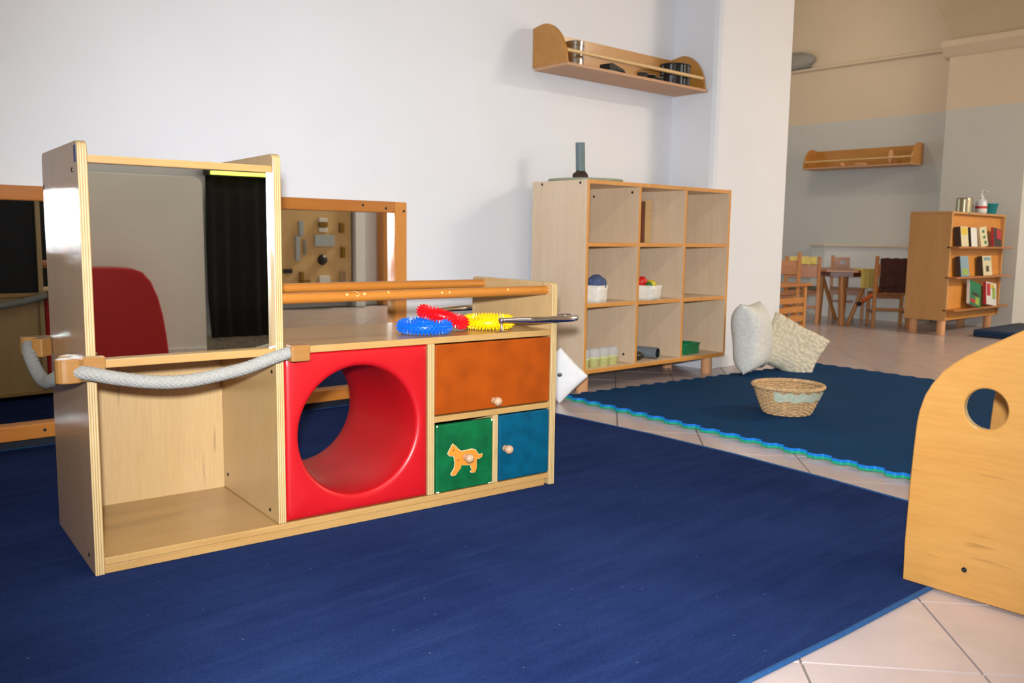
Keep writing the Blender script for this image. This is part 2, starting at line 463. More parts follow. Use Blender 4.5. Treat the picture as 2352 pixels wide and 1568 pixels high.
# ledge (cornice) of the far wall and the impost of the pilaster
struct(MB().prism([(FWX, 2.685), (FWX - 0.05, 2.70), (FWX - 0.05, 2.72), (FWX, 2.735)], 'y', 3.81, YF).build('trim_1', 'far_wall_paint'))
struct(MB().prism([(PILX + 0.02, 2.60), (PILX - 0.02, 2.62), (PILX - 0.10, 2.70), (PILX - 0.10, 2.755), (PILX + 0.6, 2.755), (PILX + 0.6, 2.60)], 'y', 3.0, 3.86).build('trim_2', 'far_wall_paint'))
# vault rib springing from the impost: a quarter arch running towards -x over the opening
rib = MB()
prof_out = [(3.77, 2.755), (3.79, 2.80), (3.825, 2.88), (3.87, 2.98), (3.925, 3.09), (3.985, 3.20), (4.07, 3.33), (4.17, 3.46), (4.30, 3.60), (4.45, CEIL_Z)]
rib.prism(prof_out + [(2.3, CEIL_Z), (2.6, 3.3), (3.05, 2.755)], 'x', PILX - 0.06, PILX + 0.64)
struct(rib.build('wall_vault', 'vault_paint'))
# rounded boxed-in low wall below the far shelf
struct(MB().prism([(8.78, 4.86), (8.97, 5.12), (FWX, 5.12), (FWX, 3.82), (8.78, 3.82)], 'z', 0, 0.745).build('wall_low', 'partition_white'))
struct(MB().prism([(8.755, 4.87), (8.95, 5.14), (FWX, 5.14), (FWX, 3.815), (8.755, 3.815)], 'z', 0.745, 0.775).build('trim_3', 'ceiling_paint', bevel=0.006))

# ================================================================== RUG AND FOAM MAT
rug_poly = [(-2.2, 0.9), (-0.6, 0.875), (0.5, 0.855), (1.331, 0.837), (1.632, 0.822), (2.013, 0.811), (2.60, 0.80), (2.62, 0.82), (2.661, 1.149), (2.705, 1.44), (2.745, 1.837), (2.76, 2.24), (2.745, 2.754), (2.72, 3.50), (2.70, 3.53), (-2.2, 3.54)]
rug = thing('rug', 'large dark blue pile rug under the play cabinet', 'rug')
MB().prism(rug_poly, 'z', 0.0005, 0.006).build('pile', 'rug_pile', rug)
bp = [(x, y, 0.0045) for x, y in rug_poly]
bind = MB().tube(bp, 0.0075, 8, closed=True)
bind.v = [(x, y, max(0.0005, 0.0045 + (z - 0.0045) * 0.5)) for x, y, z in bind.v]
bind.build('binding', 'rug_binding', rug, smooth=True, label='teal blue woven edge binding')

mat = thing('foam_mat', 'dark blue interlocking foam floor mat with a green underside', 'play mat', (3.055, 3.045, 0), -0.075)
MLX, MLY = 1.06, 1.03
def teeth(a, b, n, amp, ends=True):
    a = Vector(a); b = Vector(b); d = (b - a); L = d.length; d.normalize(); nn = Vector((-d.y, d.x))
    out = []
    for i in range(n):
        t0 = i / n; s = amp if i % 2 == 0 else -amp
        for t, w in ((0.10, 0.8), (0.22, 1.0), (0.5, 1.0), (0.78, 1.0), (0.90, 0.8)):
            out.append(a + d * (L * (t0 + t / n)) + nn * (s * w))
    return [a] + out + [b]
def edge_pts(p, q):
    k = (min(p, q), max(p, q))
    e = teeth(k[0], k[1], 20, 0.012)
    return e if k[0] == p else e[::-1]
for i in range(2):
    for j in range(2):
        c = [(i * MLX, -(j + 1) * MLY), ((i + 1) * MLX, -(j + 1) * MLY), ((i + 1) * MLX, -j * MLY), (i * MLX, -j * MLY)]
        poly = []
        for k in range(4): poly += [tuple(v) for v in edge_pts(c[k], c[(k + 1) % 4])[:-1]]
        t = MB().prism(poly, 'z', 0.010, 0.020, 0, 1).build('mat_tile', ['mat_top', 'mat_edge_lit'], mat)
        MB().prism(poly, 'z', 0.001, 0.010).build('lower_layer', 'mat_under', t, label='green foam underside layer')

# ================================================================== WALL MIRROR
wm = thing('wall_mirror', 'wide low mirror in an orange wooden frame fixed along the white wall', 'mirror', (0, W, 0))
mx0, mx1 = -0.55, 2.404
mz0, mz1 = 0.045, 0.957
MB().box(mx0 + 0.03, mx1 - 0.03, -0.03, -0.024, mz0 + 0.03, mz1 - 0.03).build('glass', 'mirror_glass', wm)
bx(mx0 + 0.02, mx1 - 0.02, -0.024, -0.013, mz0 + 0.02, mz1 - 0.02).build('backing', 'black_board', wm)
bx(mx0, mx1 - 0.068, -0.066, -0.004, mz1 - 0.052, mz1).build('top_rail', 'frame_wood', wm, bevel=0.004)
bx(mx0, mx1 - 0.068, -0.066, -0.004, mz0, mz0 + 0.055).build('bottom_rail', 'frame_wood', wm, bevel=0.004)
bx(mx1 - 0.068, mx1, -0.066, -0.004, mz0, mz1).build('stile', 'frame_wood_upright', wm, bevel=0.006)
bx(mx0 - 0.068, mx0, -0.066, -0.004, mz0, mz1).build('stile', 'frame_wood_upright', wm, bevel=0.006)
for sx, sz in ((2.16, 0.936), (2.285, 0.925), (2.385, 0.915), (0.80, 0.075), (2.1, 0.075)):
    MB().lathe([(0, 0), (0.006, 0), (0.006, 0.002), (0, 0.003)], seg=10, M=Matrix.Rotation(PI / 2, 4, 'X')).build('screw', 'black_screw', wm, loc=(sx, -0.066, sz))

# ================================================================== PLAY CABINET
CO = (0.5807, 2.0855, 0.006); CA = -0.0817
cab = thing('play_cabinet', 'birch plywood play cabinet with mirror tower, red tunnel and coloured doors', 'cabinet', CO, CA)
DEP = 0.45
def side_poly(z0, z1, r=0.018):
    return [(0, z0), (DEP, z0)] + arc(DEP - r, z1 - r, r, 0, 90, 5) + arc(r, z1 - r, r, 90, 180, 5)
def panel(name, u0, u1, z0, z1, mats, label=None, r=0.018):
    return MB().prism(side_poly(z0, z1, r), 'x', u0, u1, 0, 1).build(name, mats, cab, bevel=0.002, bseg=2, label=label)
def screw(parent, p, axis, r=0.005):
    M = {'-y': Matrix.Rotation(PI / 2, 4, 'X'), '-x': Matrix.Rotation(-PI / 2, 4, 'Y'), '+x': Matrix.Rotation(PI / 2, 4, 'Y')}[axis]
    return MB().lathe([(0, 0), (r, 0), (r, 0.0015), (r * 0.5, 0.0022), (0, 0.0012)], seg=10, M=M).build('screw', 'black_screw', parent, loc=p)
pL = panel('side_panel', -0.011, 0.010, 0.0005, 0.992, ['birch_side', 'ply_edge_x'], 'tall left side panel with rounded top corners')
pD = panel('tower_panel', 0.432, 0.453, 0.041, 0.992, ['birch', 'ply_edge_x'])
pM = MB().box(0.885, 0.907, 0.0, DEP - 0.01, 0.041, 0.486, 0, 1, 'x').build('divider', ['birch', 'ply_edge_x'], cab, bevel=0.002)
pR = panel('end_panel', 1.340, 1.362, 0.0005, 0.654, ['birch_pale', 'ply_edge_x'], 'low right end panel')
for p in ((-0.011, 0.06, 0.93), (-0.011, 0.43, 0.905), (-0.011, 0.06, 0.035)): screw(pL, p, '-x')
for p in ((0.432, 0.06, 0.065), (0.432, 0.39, 0.085), (0.432, 0.03, 0.44)): screw(pD, p, '-x')
bx(-0.0116, -0.0109, 0.012, 0.034, 0.945, 0.982).build('maker_label', 'label_blue', pL)
bx(0.010, 0.432, 0.006, DEP - 0.005, 0.945, 0.962, edge=1, thick='z').build('top_board', ['birch_flat', 'board_edge'], cab, bevel=0.0015)
bx(0.010, 0.432, 0.001, DEP - 0.005, 0.485, 0.504, edge=1, thick='z').build('mirror_shelf', ['birch_flat', 'board_edge'], cab, bevel=0.002)
bx(0.453, 1.340, 0.001, DEP - 0.005, 0.486, 0.505, edge=1, thick='z').build('worktop', ['birch_flat', 'board_edge'], cab, bevel=0.002)
bx(0.010, 1.340, 0.001, DEP - 0.005, 0.022, 0.040, edge=1, thick='z').build('bottom_board', ['birch_flat', 'board_edge'], cab, bevel=0.002)
bx(0.010, 1.325, 0.004, 0.020, 0.0008, 0.0215).build('plinth', 'board_edge', cab, bevel=0.002)
bx(0.010, 0.432, 0.425, 0.436, 0.040, 0.485).build('back_panel', 'birch_pale', cab)
bx(0.907, 1.340, 0.425, 0.436, 0.040, 0.486).build('back_panel', 'birch_pale', cab)
mir = MB().box(0.0101, 0.4319, 0.024, 0.028, 0.5042, 0.9448).build('mirror', 'mirror_glass', cab, label='square mirror set in the tower')
bx(0.0101, 0.4319, 0.029, 0.042, 0.5042, 0.9448).build('mirror_backing', 'birch_flat', mir)
bx(0.0101, 0.4319, 0.428, 0.437, 0.5042, 0.9448).build('chalkboard', 'black_board', cab, label='black board on the back of the tower')
# red foam tunnel block with a round bore
def tunnel():
    cu, cz, R = 0.6690, 0.263, 0.1775
    u0, u1, z0, z1 = 0.4535, 0.8845, 0.0405, 0.4855
    N = 96; rings = []
    def sq(a, ins):
        dx, dz = math.cos(a), math.sin(a)
        hx = ((u1 if dx > 0 else u0) - cu); hz = ((z1 if dz > 0 else z0) - cz)
        k = min(abs(hx) / max(abs(dx), 1e-9), abs(hz) / max(abs(dz), 1e-9))
        x = cu + dx * k; z = cz + dz * k
        return min(max(x, u0 + ins), u1 - ins), min(max(z, z0 + ins), z1 - ins)
    angs = [2 * PI * k / N + 0.7853981 for k in range(N)]
    # make sure that the corners are hit
    ca_ = [math.atan2(z - cz, x - cu) % (2 * PI) for x in (u0, u1) for z in (z0, z1)]
    for c in ca_:
        i = min(range(N), key=lambda q: abs((angs[q] - c + PI) % (2 * PI) - PI)); angs[i] = c
    def ring(f): rings.append([f(a) for a in angs])
    D = DEP - 0.012
    ring(lambda a: (sq(a, 0)[0], D - 0.01, sq(a, 0)[1]))
    ring(lambda a: (sq(a, 0)[0], 0.014, sq(a, 0)[1]))
    ring(lambda a: (sq(a, 0.002)[0], 0.006, sq(a, 0.002)[1]))
    ring(lambda a: (sq(a, 0.007)[0], 0.002, sq(a, 0.007)[1]))
    ring(lambda a: (sq(a, 0.014)[0], 0.000, sq(a, 0.014)[1]))
    for dr, v in ((0.016, 0.0), (0.010, 0.001), (0.005, 0.0035), (0.0015, 0.008), (0, 0.014), (0, 0.12), (0, 0.24), (0, 0.36), (0, D - 0.014), (0.004, D - 0.004), (0.014, D)):
        ring(lambda a, dr=dr, v=v: (cu + (R + dr) * math.cos(a), v, cz + (R + dr) * math.sin(a)))
    ring(lambda a: (sq(a, 0.01)[0], D, sq(a, 0.01)[1]))
    ring(lambda a: (sq(a, 0)[0], D - 0.01, sq(a, 0)[1]))
    mb = MB(); v = [p for r_ in rings for p in r_]; f = []
    for i in range(len(rings) - 1):
        for k in range(N):
            k2 = (k + 1) % N
            f.append((i * N + k, i * N + k2, (i + 1) * N + k2, (i + 1) * N + k))
    mb.add(v, f); return mb
tunnel().build('tunnel', 'red_vinyl', cab, auto=True, label='red padded block with a round crawl tunnel')
bx(0.907, 1.340, 0.001, DEP - 0.02, 0.254, 0.272, edge=1, thick='z').build('shelf', ['birch_flat', 'board_edge'], cab, bevel=0.002)
bx(1.117, 1.136, 0.001, DEP - 0.02, 0.0405, 0.2535, edge=1, thick='x').build('divider', ['birch', 'ply_edge_x'], cab, bevel=0.002)
def knob(parent, u, z, v0):
    pr = [(0, 0), (0.0098, 0), (0.0105, 0.003), (0.0088, 0.009), (0.0085, 0.012)] + [(0.0138 * math.sin(a), 0.0225 - 0.0138 * math.cos(a)) for a in [0.7 + (PI - 0.7) * k / 9 for k in range(10)]]
    pr[-1] = (0, pr[-1][1])
    MB().lathe(pr, seg=20, M=Matrix.Rotation(PI / 2, 4, 'X')).build('knob', 'knob_wood', parent, smooth=True, loc=(u, v0, z))
dO = bx(0.910, 1.337, 0.002, 0.018, 0.276, 0.482).build('flap_door', 'orange_stain', cab, bevel=0.003, label='orange stained flap')
knob(dO, 1.118, 0.300, 0.002)
dG = bx(0.911, 1.114, -0.001, 0.016, 0.043, 0.246).build('door', 'green_stain', cab, bevel=0.004, label='worn green stained door with an animal cut-out')
for (x0, x1, z0, z1) in ((0.912, 0.922, 0.043, 0.047), (0.912, 0.917, 0.240, 0.2455), (1.098, 1.112, 0.0435, 0.047), (1.107, 1.113, 0.238, 0.245)):
    bx(x0, x1, -0.0016, -0.0008, z0, z1).build('worn_edge', 'cream_paint', dG, bevel=0.0003)
dB = bx(1.139, 1.336, -0.001, 0.016, 0.044, 0.250).build('door', 'blue_stain', cab, bevel=0.004, label='blue stained door')
knob(dG, 1.012, 0.140, -0.004); knob(dB, 1.160, 0.146, -0.001)
dog = [(0.974, 0.189), (0.984, 0.180), (0.995, 0.169), (1.005, 0.162), (1.026, 0.163), (1.042, 0.164), (1.055, 0.16), (1.064, 0.148), (1.068, 0.143), (1.081, 0.145), (1.08, 0.137), (1.071, 0.132), (1.06, 0.132), (1.059, 0.127), (1.059, 0.102), (1.054, 0.092), (1.042, 0.092), (1.037, 0.096), (1.045, 0.1), (1.041, 0.105), (1.039, 0.116), (1.005, 0.121), (1.002, 0.113), (0.985, 0.094), (0.972, 0.093), (0.968, 0.098), (0.98, 0.114), (0.983, 0.129), (0.978, 0.152), (0.964, 0.154), (0.957, 0.161), (0.96, 0.167)]
dog = [(x - 0.006, z - 0.004) for x, z in dog]
def grow(poly, d):
    n = len(poly); out = []
    A = sum(poly[i][0] * poly[(i + 1) % n][1] - poly[(i + 1) % n][0] * poly[i][1] for i in range(n))
    sgn = 1 if A < 0 else -1
    for i in range(n):
        a = Vector(poly[i - 1]); b = Vector(poly[i]); c = Vector(poly[(i + 1) % n])
        e = ((b - a).normalized() + (c - b).normalized())
        if e.length < 1e-6: e = (c - b)
        e.normalize(); nn = Vector((-e.y, e.x)) * sgn
        out.append(tuple(b + nn * d))
    return out
anim = MB().prism(grow(dog, 0.0016), 'y', -0.0022, -0.001).build('animal_cutout', 'cream_paint', dG, label='orange animal cut-out with a cream outline')
MB().prism(dog, 'y', -0.0040, -0.0018).build('animal_body', 'animal_orange', anim)
for x, z in ((0.970, 0.166), (0.986, 0.134)):
    MB().lathe([(0, 0), (0.0018, 0), (0.0018, 0.001), (0, 0.001)], seg=8, M=Matrix.Rotation(PI / 2, 4, 'X')).build('nail', 'black_screw', anim, loc=(x, -0.004, z))
# two dowel rails
def dowel(v, z):
    return MB().tube([(0.453, v, z), (0.75, v, z), (1.05, v, z), (1.341, v, z)], 0.0145, 20).build('dowel_rail', 'dowel_wood', cab, auto=True)
d1 = dowel(0.034, 0.628); dowel(0.386, 0.632)
rr = random.Random(3)
for k in range(13):
    u = 0.55 + rr.random() * 0.68; a = rr.uniform(0.2, 1.6); s = rr.uniform(0.0015, 0.0045)
    if k == 0: u, a, s = 0.672, 0.55, 0.008
    if k == 1: u, a, s = 0.694, 0.5, 0.004
    pts = [(s * (0.7 + 0.5 * rr.random()) * math.cos(t * PI / 4), s * (0.7 + 0.5 * rr.random()) * math.sin(t * PI / 4)) for t in range(8)]
    MB().add([(u + p[0], 0.034 - 0.0147 * math.cos(a + p[1] / 0.0145), 0.628 + 0.0147 * math.sin(a + p[1] / 0.0145)) for p in pts], [tuple(range(8))]).build('scuff_mark', 'rail_pale', d1)
# chrome loop handles round the end panel, front and back
def handle(sgn):
    v0 = 0.0 if sgn > 0 else DEP
    V = lambda v: v0 + sgn * v
    path = spline([(1.162, V(0.024), 0.540), (1.20, V(0.010), 0.540), (1.26, V(-0.016), 0.540), (1.34, V(-0.026), 0.540), (1.41, V(-0.022), 0.540), (1.437, V(0.004), 0.540), (1.42, V(0.034), 0.540), (1.363, V(0.045), 0.540)], 8)
    n = len(path); rs = [0.0075 + 0.0035 * min(1, i / (n * 0.35)) for i in range(n)]
    h = MB().tube(path, rs, 16).build('chrome_handle', 'chrome', cab, auto=True, label='bent chrome grab handle')
    MB().lathe([(0, -0.009), (0.010, -0.008), (0.0115, 0), (0.010, 0.008), (0, 0.009)], seg=16).build('end_cap', 'chrome', h, smooth=True, loc=(1.160, V(0.024), 0.540))
    MB().lathe([(0.004, 0.505), (0.0075, 0.506), (0.0075, 0.508), (0.0045, 0.513), (0.004, 0.52), (0.004, 0.535)], seg=12).build('post', 'chrome', h, smooth=True, loc=(1.160, V(0.024), 0.0))
    bx(1.138, 1.182, V(0.024) - 0.008, V(0.024) + 0.008, 0.505, 0.5085).build('foot_plate', 'chrome', h, bevel=0.001)
handle(1); handle(-1)

# rope held by wooden clamps on the corners of the tower
def clamp(label, poly, z0, z1):
    return MB().prism(poly, 'z', z0, z1).build('rope_clamp', 'clamp_wood', cab, bevel=0.003, label=label)
yp = [(0.024, -0.028), (-0.022, -0.030), (-0.034, -0.044), (-0.055, -0.046)] + arc(-0.060, -0.026, 0.020, 270, 130, 6) + [(-0.040, 0.004), (-0.062, 0.040), (-0.040, 0.056), (-0.013, 0.030), (-0.013, -0.002), (0.024, -0.002)]
clamp('front clamp gripping the tower corner', yp, 0.462, 0.516)
ypb = [(x, DEP - y) for x, y in yp][::-1]
clamp('rear clamp gripping the tower corner', ypb, 0.468, 0.516)
clamp('clamp block at the right of the tower', rrect(0.455, 0.507, -0.045, -0.001, 0.006), 0.472, 0.514)
clamp('rear clamp block at the right of the tower', rrect(0.455, 0.507, DEP + 0.001, DEP + 0.045, 0.006), 0.472, 0.514)
def rope_tube(pts, R, seg=40):
    path = spline(pts, 40); n = len(path); L = 0
    acc = [0]
    for i in range(1, n): acc.append(acc[-1] + (path[i] - path[i - 1]).length)
    # resample evenly
    step = 0.0016; m = int(acc[-1] / step); P = []; j = 0
    for k in range(m + 1):
        s = acc[-1] * k / m
        while j < n - 2 and acc[j + 1] < s: j += 1
        t = (s - acc[j]) / max(1e-9, acc[j + 1] - acc[j]); P.append(path[j].lerp(path[j + 1], t))
    mb = MB(); N = Vector((0, 0, 1))
    for i, p in enumerate(P):
        T = (P[min(i + 1, m)] - P[max(i - 1, 0)]).normalized()
        N = (N - T * N.dot(T)).normalized(); B = T.cross(N); s = acc[-1] * i / m
        for k in range(seg):
            a = 2 * PI * k / seg
            q = s / 0.0120 * PI
            h = abs(math.sin(5 * a + q)) * (1 if math.sin(5 * a - q) > 0 else 0.2) + abs(math.sin(5 * a - q)) * (0.2 if math.sin(5 * a - q) > 0 else 1)
            mb.v.append(tuple(p + (N * math.cos(a) + B * math.sin(a)) * (R - 0.0020 + 0.0026 * h)))
    for i in range(m):
        for k in range(seg):
            k2 = (k + 1) % seg
            mb.f.append((i * seg + k, i * seg + k2, (i + 1) * seg + k2, (i + 1) * seg + k)); mb.m.append(0)
    return mb
rope_pts = [(0.470, DEP + 0.024, 0.495), (0.33, DEP + 0.03, 0.462), (0.2, DEP + 0.032, 0.450), (0.05, DEP + 0.03, 0.468), (-0.045, DEP + 0.026, 0.494), (-0.066, DEP - 0.02, 0.484), (-0.066, 0.32, 0.446), (-0.064, 0.20, 0.434), (-0.066, 0.07, 0.458), (-0.058, -0.012, 0.482), (-0.046, -0.026, 0.486), (-0.012, -0.046, 0.482), (0.04, -0.052, 0.468), (0.122, -0.050, 0.452), (0.205, -0.046, 0.448), (0.326, -0.038, 0.463), (0.41, -0.031, 0.484), (0.470, -0.024, 0.498)]
rope = thing('rope', 'grey braided rope slung between the wooden clamps on the play cabinet', 'rope', CO, CA)
rope_tube(rope_pts, 0.0150).build('braid', 'rope_fibre', rope, smooth=True)
for v in (-0.0265, DEP + 0.0265):
    e = Vector((0.470, -0.0244, 0.4980)) if v < 0 else Vector((0.470, DEP + 0.0244, 0.495))
    d = Vector((0.060, 0.006 if v < 0 else -0.006, 0.014)).normalized()
    MB().tube([e - d * 0.012, e + d * 0.004], 0.0158, 16).build('end_sleeve', 'rope_end', rope, auto=True)

# spiky rings on the worktop
def spiky(name, label, matn, loc, rot, R=0.063, r=0.0140):
    root = thing(name, label, 'toy ring', (0, 0, 0), 0, 'spiky rings on the worktop')
    body = MB().tube([(R * math.cos(2 * PI * k / 48), R * math.sin(2 * PI * k / 48), 0) for k in range(48)], r, 14, closed=True).build('ring', matn, root, smooth=True)
    mb = MB()
    for row, phi in enumerate([-78, -52, -26, 0, 26, 52, 78, 104, -104]):
        p = math.radians(phi); nsp = 36
        for k in range(nsp):
            a = 2 * PI * (k + 0.5 * (row % 2)) / nsp
            er = Vector((math.cos(a), math.sin(a), 0)); d = (er * math.cos(p) + Vector((0, 0, math.sin(p)))).normalized()
            base = er * R + d * (r - 0.001); tip = base + d * 0.0095
            tt = Vector((-math.sin(a), math.cos(a), 0)); bb = d.cross(tt); w = 0.0036
            mb.add([base + tt * w, base + bb * w, base - tt * w, base - bb * w, tip + tt * 0.0008, tip + bb * 0.0008, tip - tt * 0.0008, tip - bb * 0.0008], [(0, 1, 5, 4), (1, 2, 6, 5), (2, 3, 7, 6), (3, 0, 4, 7), (4, 5, 6, 7)])
    sp = mb.build('spikes', matn, root); sp['kind'] = 'stuff'
    root.matrix_world = Matrix.Translation(CO) @ Matrix.Rotation(CA, 4, 'Z') @ Matrix.Translation(loc) @ rot
    return root
TZ = 0.505
spiky('spiky_ring', 'blue spiky rubber ring lying flat on the worktop', 'ring_blue', (0.930, 0.096, TZ + 0.0235), Matrix.Identity(4))
spiky('spiky_ring', 'yellow spiky rubber ring lying by the chrome handle', 'ring_yellow', (1.178, 0.120, TZ + 0.0235), Matrix.Identity(4))
spiky('spiky_ring', 'red spiky rubber ring tilted on top of the blue ring', 'ring_red', (1.018, 0.135, TZ + 0.043), Matrix.Rotation(0.30, 4, 'Y') @ Matrix.Rotation(0.05, 4, 'X'))

# ================================================================== RIGHT FOREGROUND PANEL (side of a wooden seat)
seat = thing('toddler_seat', 'birch plywood play seat with round hand holes at the right edge', 'seat', (2.02, 0.0, 0.0), 0.0)
pp = [(0.873, 0.0065), (0.875, 0.10), (0.872, 0.25), (0.869, 0.33), (0.866, 0.385)]
pp += [(0.862, 0.415), (0.852, 0.452), (0.838, 0.480), (0.816, 0.512), (0.793, 0.534), (0.767, 0.554), (0.741, 0.570), (0.656, 0.621), (0.56, 0.672), (0.50, 0.690), (0.44, 0.690), (0.36, 0.66), (0.30, 0.60), (0.285, 0.53), (0.285, 0.0065)]
def holed_panel(x0, x1, hc, hr):
    """two halves of the outline, split on a horizontal line through the hole, with rounded arrises"""
    N = 40; ch = 0.003
    cy_ = sum(p[0] for p in pp) / len(pp); cz_ = sum(p[1] for p in pp) / len(pp)
    poly = []
    n = len(pp)
    for i in range(n):                      # add the points where the split line meets the outline
        a, b = pp[i], pp[(i + 1) % n]; poly.append(a)
        if (a[1] - hc[1]) * (b[1] - hc[1]) < 0:
            t = (hc[1] - a[1]) / (b[1] - a[1]); poly.append((a[0] + (b[0] - a[0]) * t, hc[1]))
    inset = grow(poly, -ch)
    k0 = [i for i, p in enumerate(poly) if abs(p[1] - hc[1]) < 1e-9]
    for i in k0: inset[i] = (inset[i][0], hc[1])
    hole = [(hc[0] + hr * math.cos(2 * PI * k / N), hc[1] + hr * math.sin(2 * PI * k / N)) for k in range(N)]
    hole2 = [(hc[0] + (hr + ch) * math.cos(2 * PI * k / N), hc[1] + (hr + ch) * math.sin(2 * PI * k / N)) for k in range(N)]
    m = len(poly); mb = MB()
    loops = [(x0, inset, hole2), (x0 + ch, poly, hole), (x1 - ch, poly, hole), (x1, inset, hole2)]
    for x, o, h in loops: mb.v += [(x, p[0], p[1]) for p in o] + [(x, p[0], p[1]) for p in h]
    S = m + N
    for L in range(3):
        for i in range(m): j = (i + 1) % m; mb.f.append((L * S + i, L * S + j, (L + 1) * S + j, (L + 1) * S + i)); mb.m.append(0 if L != 1 else 1)
        for i in range(N): j = (i + 1) % N; mb.f.append((L * S + m + i, L * S + m + j, (L + 1) * S + m + j, (L + 1) * S + m + i)); mb.m.append(0 if L != 1 else 1)
    hi = [i for i in k0 if poly[i][0] > hc[0]][0]; lo = [i for i in k0 if poly[i][0] < hc[0]][0]
    def walk(a, b):
        out = [a]
        while a != b: a = (a + 1) % m; out.append(a)
        return out
    for L in (0, 3):
        w = walk(hi, lo); up = sum(poly[i][1] for i in w) / len(w) > hc[1]
        # outline from the +y crossing to the -y crossing, then back along the half circle
        half = [m + k for k in (range(N // 2, -1, -1) if up else range(N // 2, N + 1))]
        mb.f.append(tuple(L * S + (q if q < m else m + (q - m) % N) for q in w + half)); mb.m.append(0)
        w = walk(lo, hi)
        half = [m + k for k in (range(N, N // 2 - 1, -1) if up else range(0, N // 2 + 1))]
        mb.f.append(tuple(L * S + (q if q < m else m + (q - m) % N) for q in w + half)); mb.m.append(0)
    return mb
HC, HR = (0.7195, 0.4405), 0.0455
p1 = holed_panel(0.0, 0.022, HC, HR).build('side_panel', ['birch_panel', 'ply_edge_x'], seat, label='near side panel with a round hand hole')
holed_panel(0.46, 0.482, HC, HR).build('side_panel', ['birch_panel', 'ply_edge_x'], seat)
bx(0.022, 0.46, 0.31, 0.60, 0.24, 0.26).build('seat_board', 'birch_flat', seat, bevel=0.003)
bx(0.022, 0.46, 0.31, 0.33, 0.04, 0.24).build('back_board', 'birch_flat', seat, bevel=0.003)
screw(p1, (0.0, 0.737, 0.071), '-x', 0.006)
screw(p1, (0.0, 0.45, 0.12), '-x', 0.006)

# ================================================================== CUBBY SHELF
SO = (3.208, 3.072, 0.0)
cub = thing('cubby_shelf', 'pale beech nine-compartment cubby shelf on round legs beside the column', 'shelf unit', SO, 0.0)
SW, SD, ST, SB = 1.231, 0.405, 1.093, 0.104
bx(0, 0.020, 0, SD, SB, ST, edge=1, thick='x').build('side_panel', ['beech_laminate', 'beech_edge'], cub, bevel=0.002)
bx(SW - 0.020, SW, 0, SD, SB, ST, edge=1, thick='x').build('side_panel', ['beech_laminate', 'beech_edge'], cub, bevel=0.002)
bx(0.020, SW - 0.020, 0, SD, ST - 0.021, ST, edge=1, thick='z').build('top_board', ['beech_laminate', 'beech_edge'], cub, bevel=0.002)
bx(0.020, SW - 0.020, 0, SD, SB, SB + 0.023, edge=1, thick='z').build('bottom_board', ['beech_laminate', 'beech_edge'], cub, bevel=0.002)
bx(0.020, SW - 0.020, SD - 0.012, SD - 0.003, SB + 0.023, ST - 0.021).build('back_panel', 'beech_laminate', cub)
cols = [(0.020, 0.399), (0.419, 0.794), (0.814, SW - 0.020)]
for u in (0.399, 0.794):
    bx(u, u + 0.020, 0.001, SD - 0.012, SB + 0.023, ST - 0.021, edge=1, thick='x').build('divider', ['beech_laminate', 'beech_edge'], cub, bevel=0.0015)
for z in (0.757, 0.446):
    for a, b in cols:
        bx(a, b, 0.006, SD - 0.012, z, z + 0.021, edge=1, thick='z').build('shelf', ['beech_laminate', 'beech_edge'], cub, bevel=0.0015)
for u in (0.050, SW - 0.105):
    for v in (0.055, SD - 0.055):
        MB().lathe([(0.030, 0.0), (0.032, 0.003), (0.032, SB)], seg=20).build('leg', 'beech_leg', cub, auto=True, loc=(u, v, 0))
for p in ((0, 0.05, 1.077), (0, 0.33, 1.077), (0, 0.05, 0.14)): screw(cub, p, '-x', 0.007)
for p in ((0.399, 0.05, 1.045), (0.399, 0.33, 1.03), (0.399, 0.08, 0.17)): screw(cub, p, '-x', 0.007)
def cl(u, v, z): return (SO[0] + u, SO[1] + v, z)
# white square bowls
def bowl(label, u, v, z, wb, wt, h):
    b = thing('bowl', label, 'bowl', cl(u, v, z), 0.25, 'white bowls on the cubby shelf')
    def sqr(w, r): return rrect(-w, w, -w, w, r, 4)
    prof = [(wb, 0.0), (wb * 1.06, h * 0.25), (wt * 0.93, h * 0.7), (wt, h), (wt - 0.006, h), (wt * 0.93 - 0.006, h * 0.7), (wb, h * 0.22)]
    rings = [[(x, y, zz) for x, y in sqr(w, w * 0.3)] for w, zz in prof]; n = len(rings[0])
    mb = MB(); V = [p for r_ in rings for p in r_]; F = []
    for i in range(len(rings) - 1):
        for k in range(n): k2 = (k + 1) % n; F.append((i * n + k, i * n + k2, (i + 1) * n + k2, (i + 1) * n + k))
    F.append(tuple(range(n))); F.append(tuple((len(rings) - 1) * n + k for k in range(n)))
    mb.add(V, F).build('vessel', 'ceramic_white', b, smooth=True)
    return b
def blob(r, seg=16, rings=10, sc=(1, 1, 1), amp=0.0, seed=1):
    rg = random.Random(seed); ph = [rg.uniform(0, 6) for _ in range(6)]
    mb = MB(); V = []; F = []
    for i in range(rings + 1):
        t = PI * i / rings
        for k in range(seg):
            a = 2 * PI * k / seg
            w = 1 + amp * (math.sin(3 * a + ph[0]) * math.sin(2 * t + ph[1]) + math.sin(5 * a + ph[2]) * math.sin(4 * t + ph[3]))
            V.append((r * w * math.sin(t) * math.cos(a) * sc[0], r * w * math.sin(t) * math.sin(a) * sc[1], r * w * math.cos(t) * sc[2]))
    for i in range(rings):
        for k in range(seg): k2 = (k + 1) % seg; F.append((i * seg + k, i * seg + k2, (i + 1) * seg + k2, (i + 1) * seg + k))
    mb.add(V, F); return mb
bowl('white square bowl holding a grey blue sponge', 0.140, 0.062, 0.467, 0.048, 0.056, 0.090)
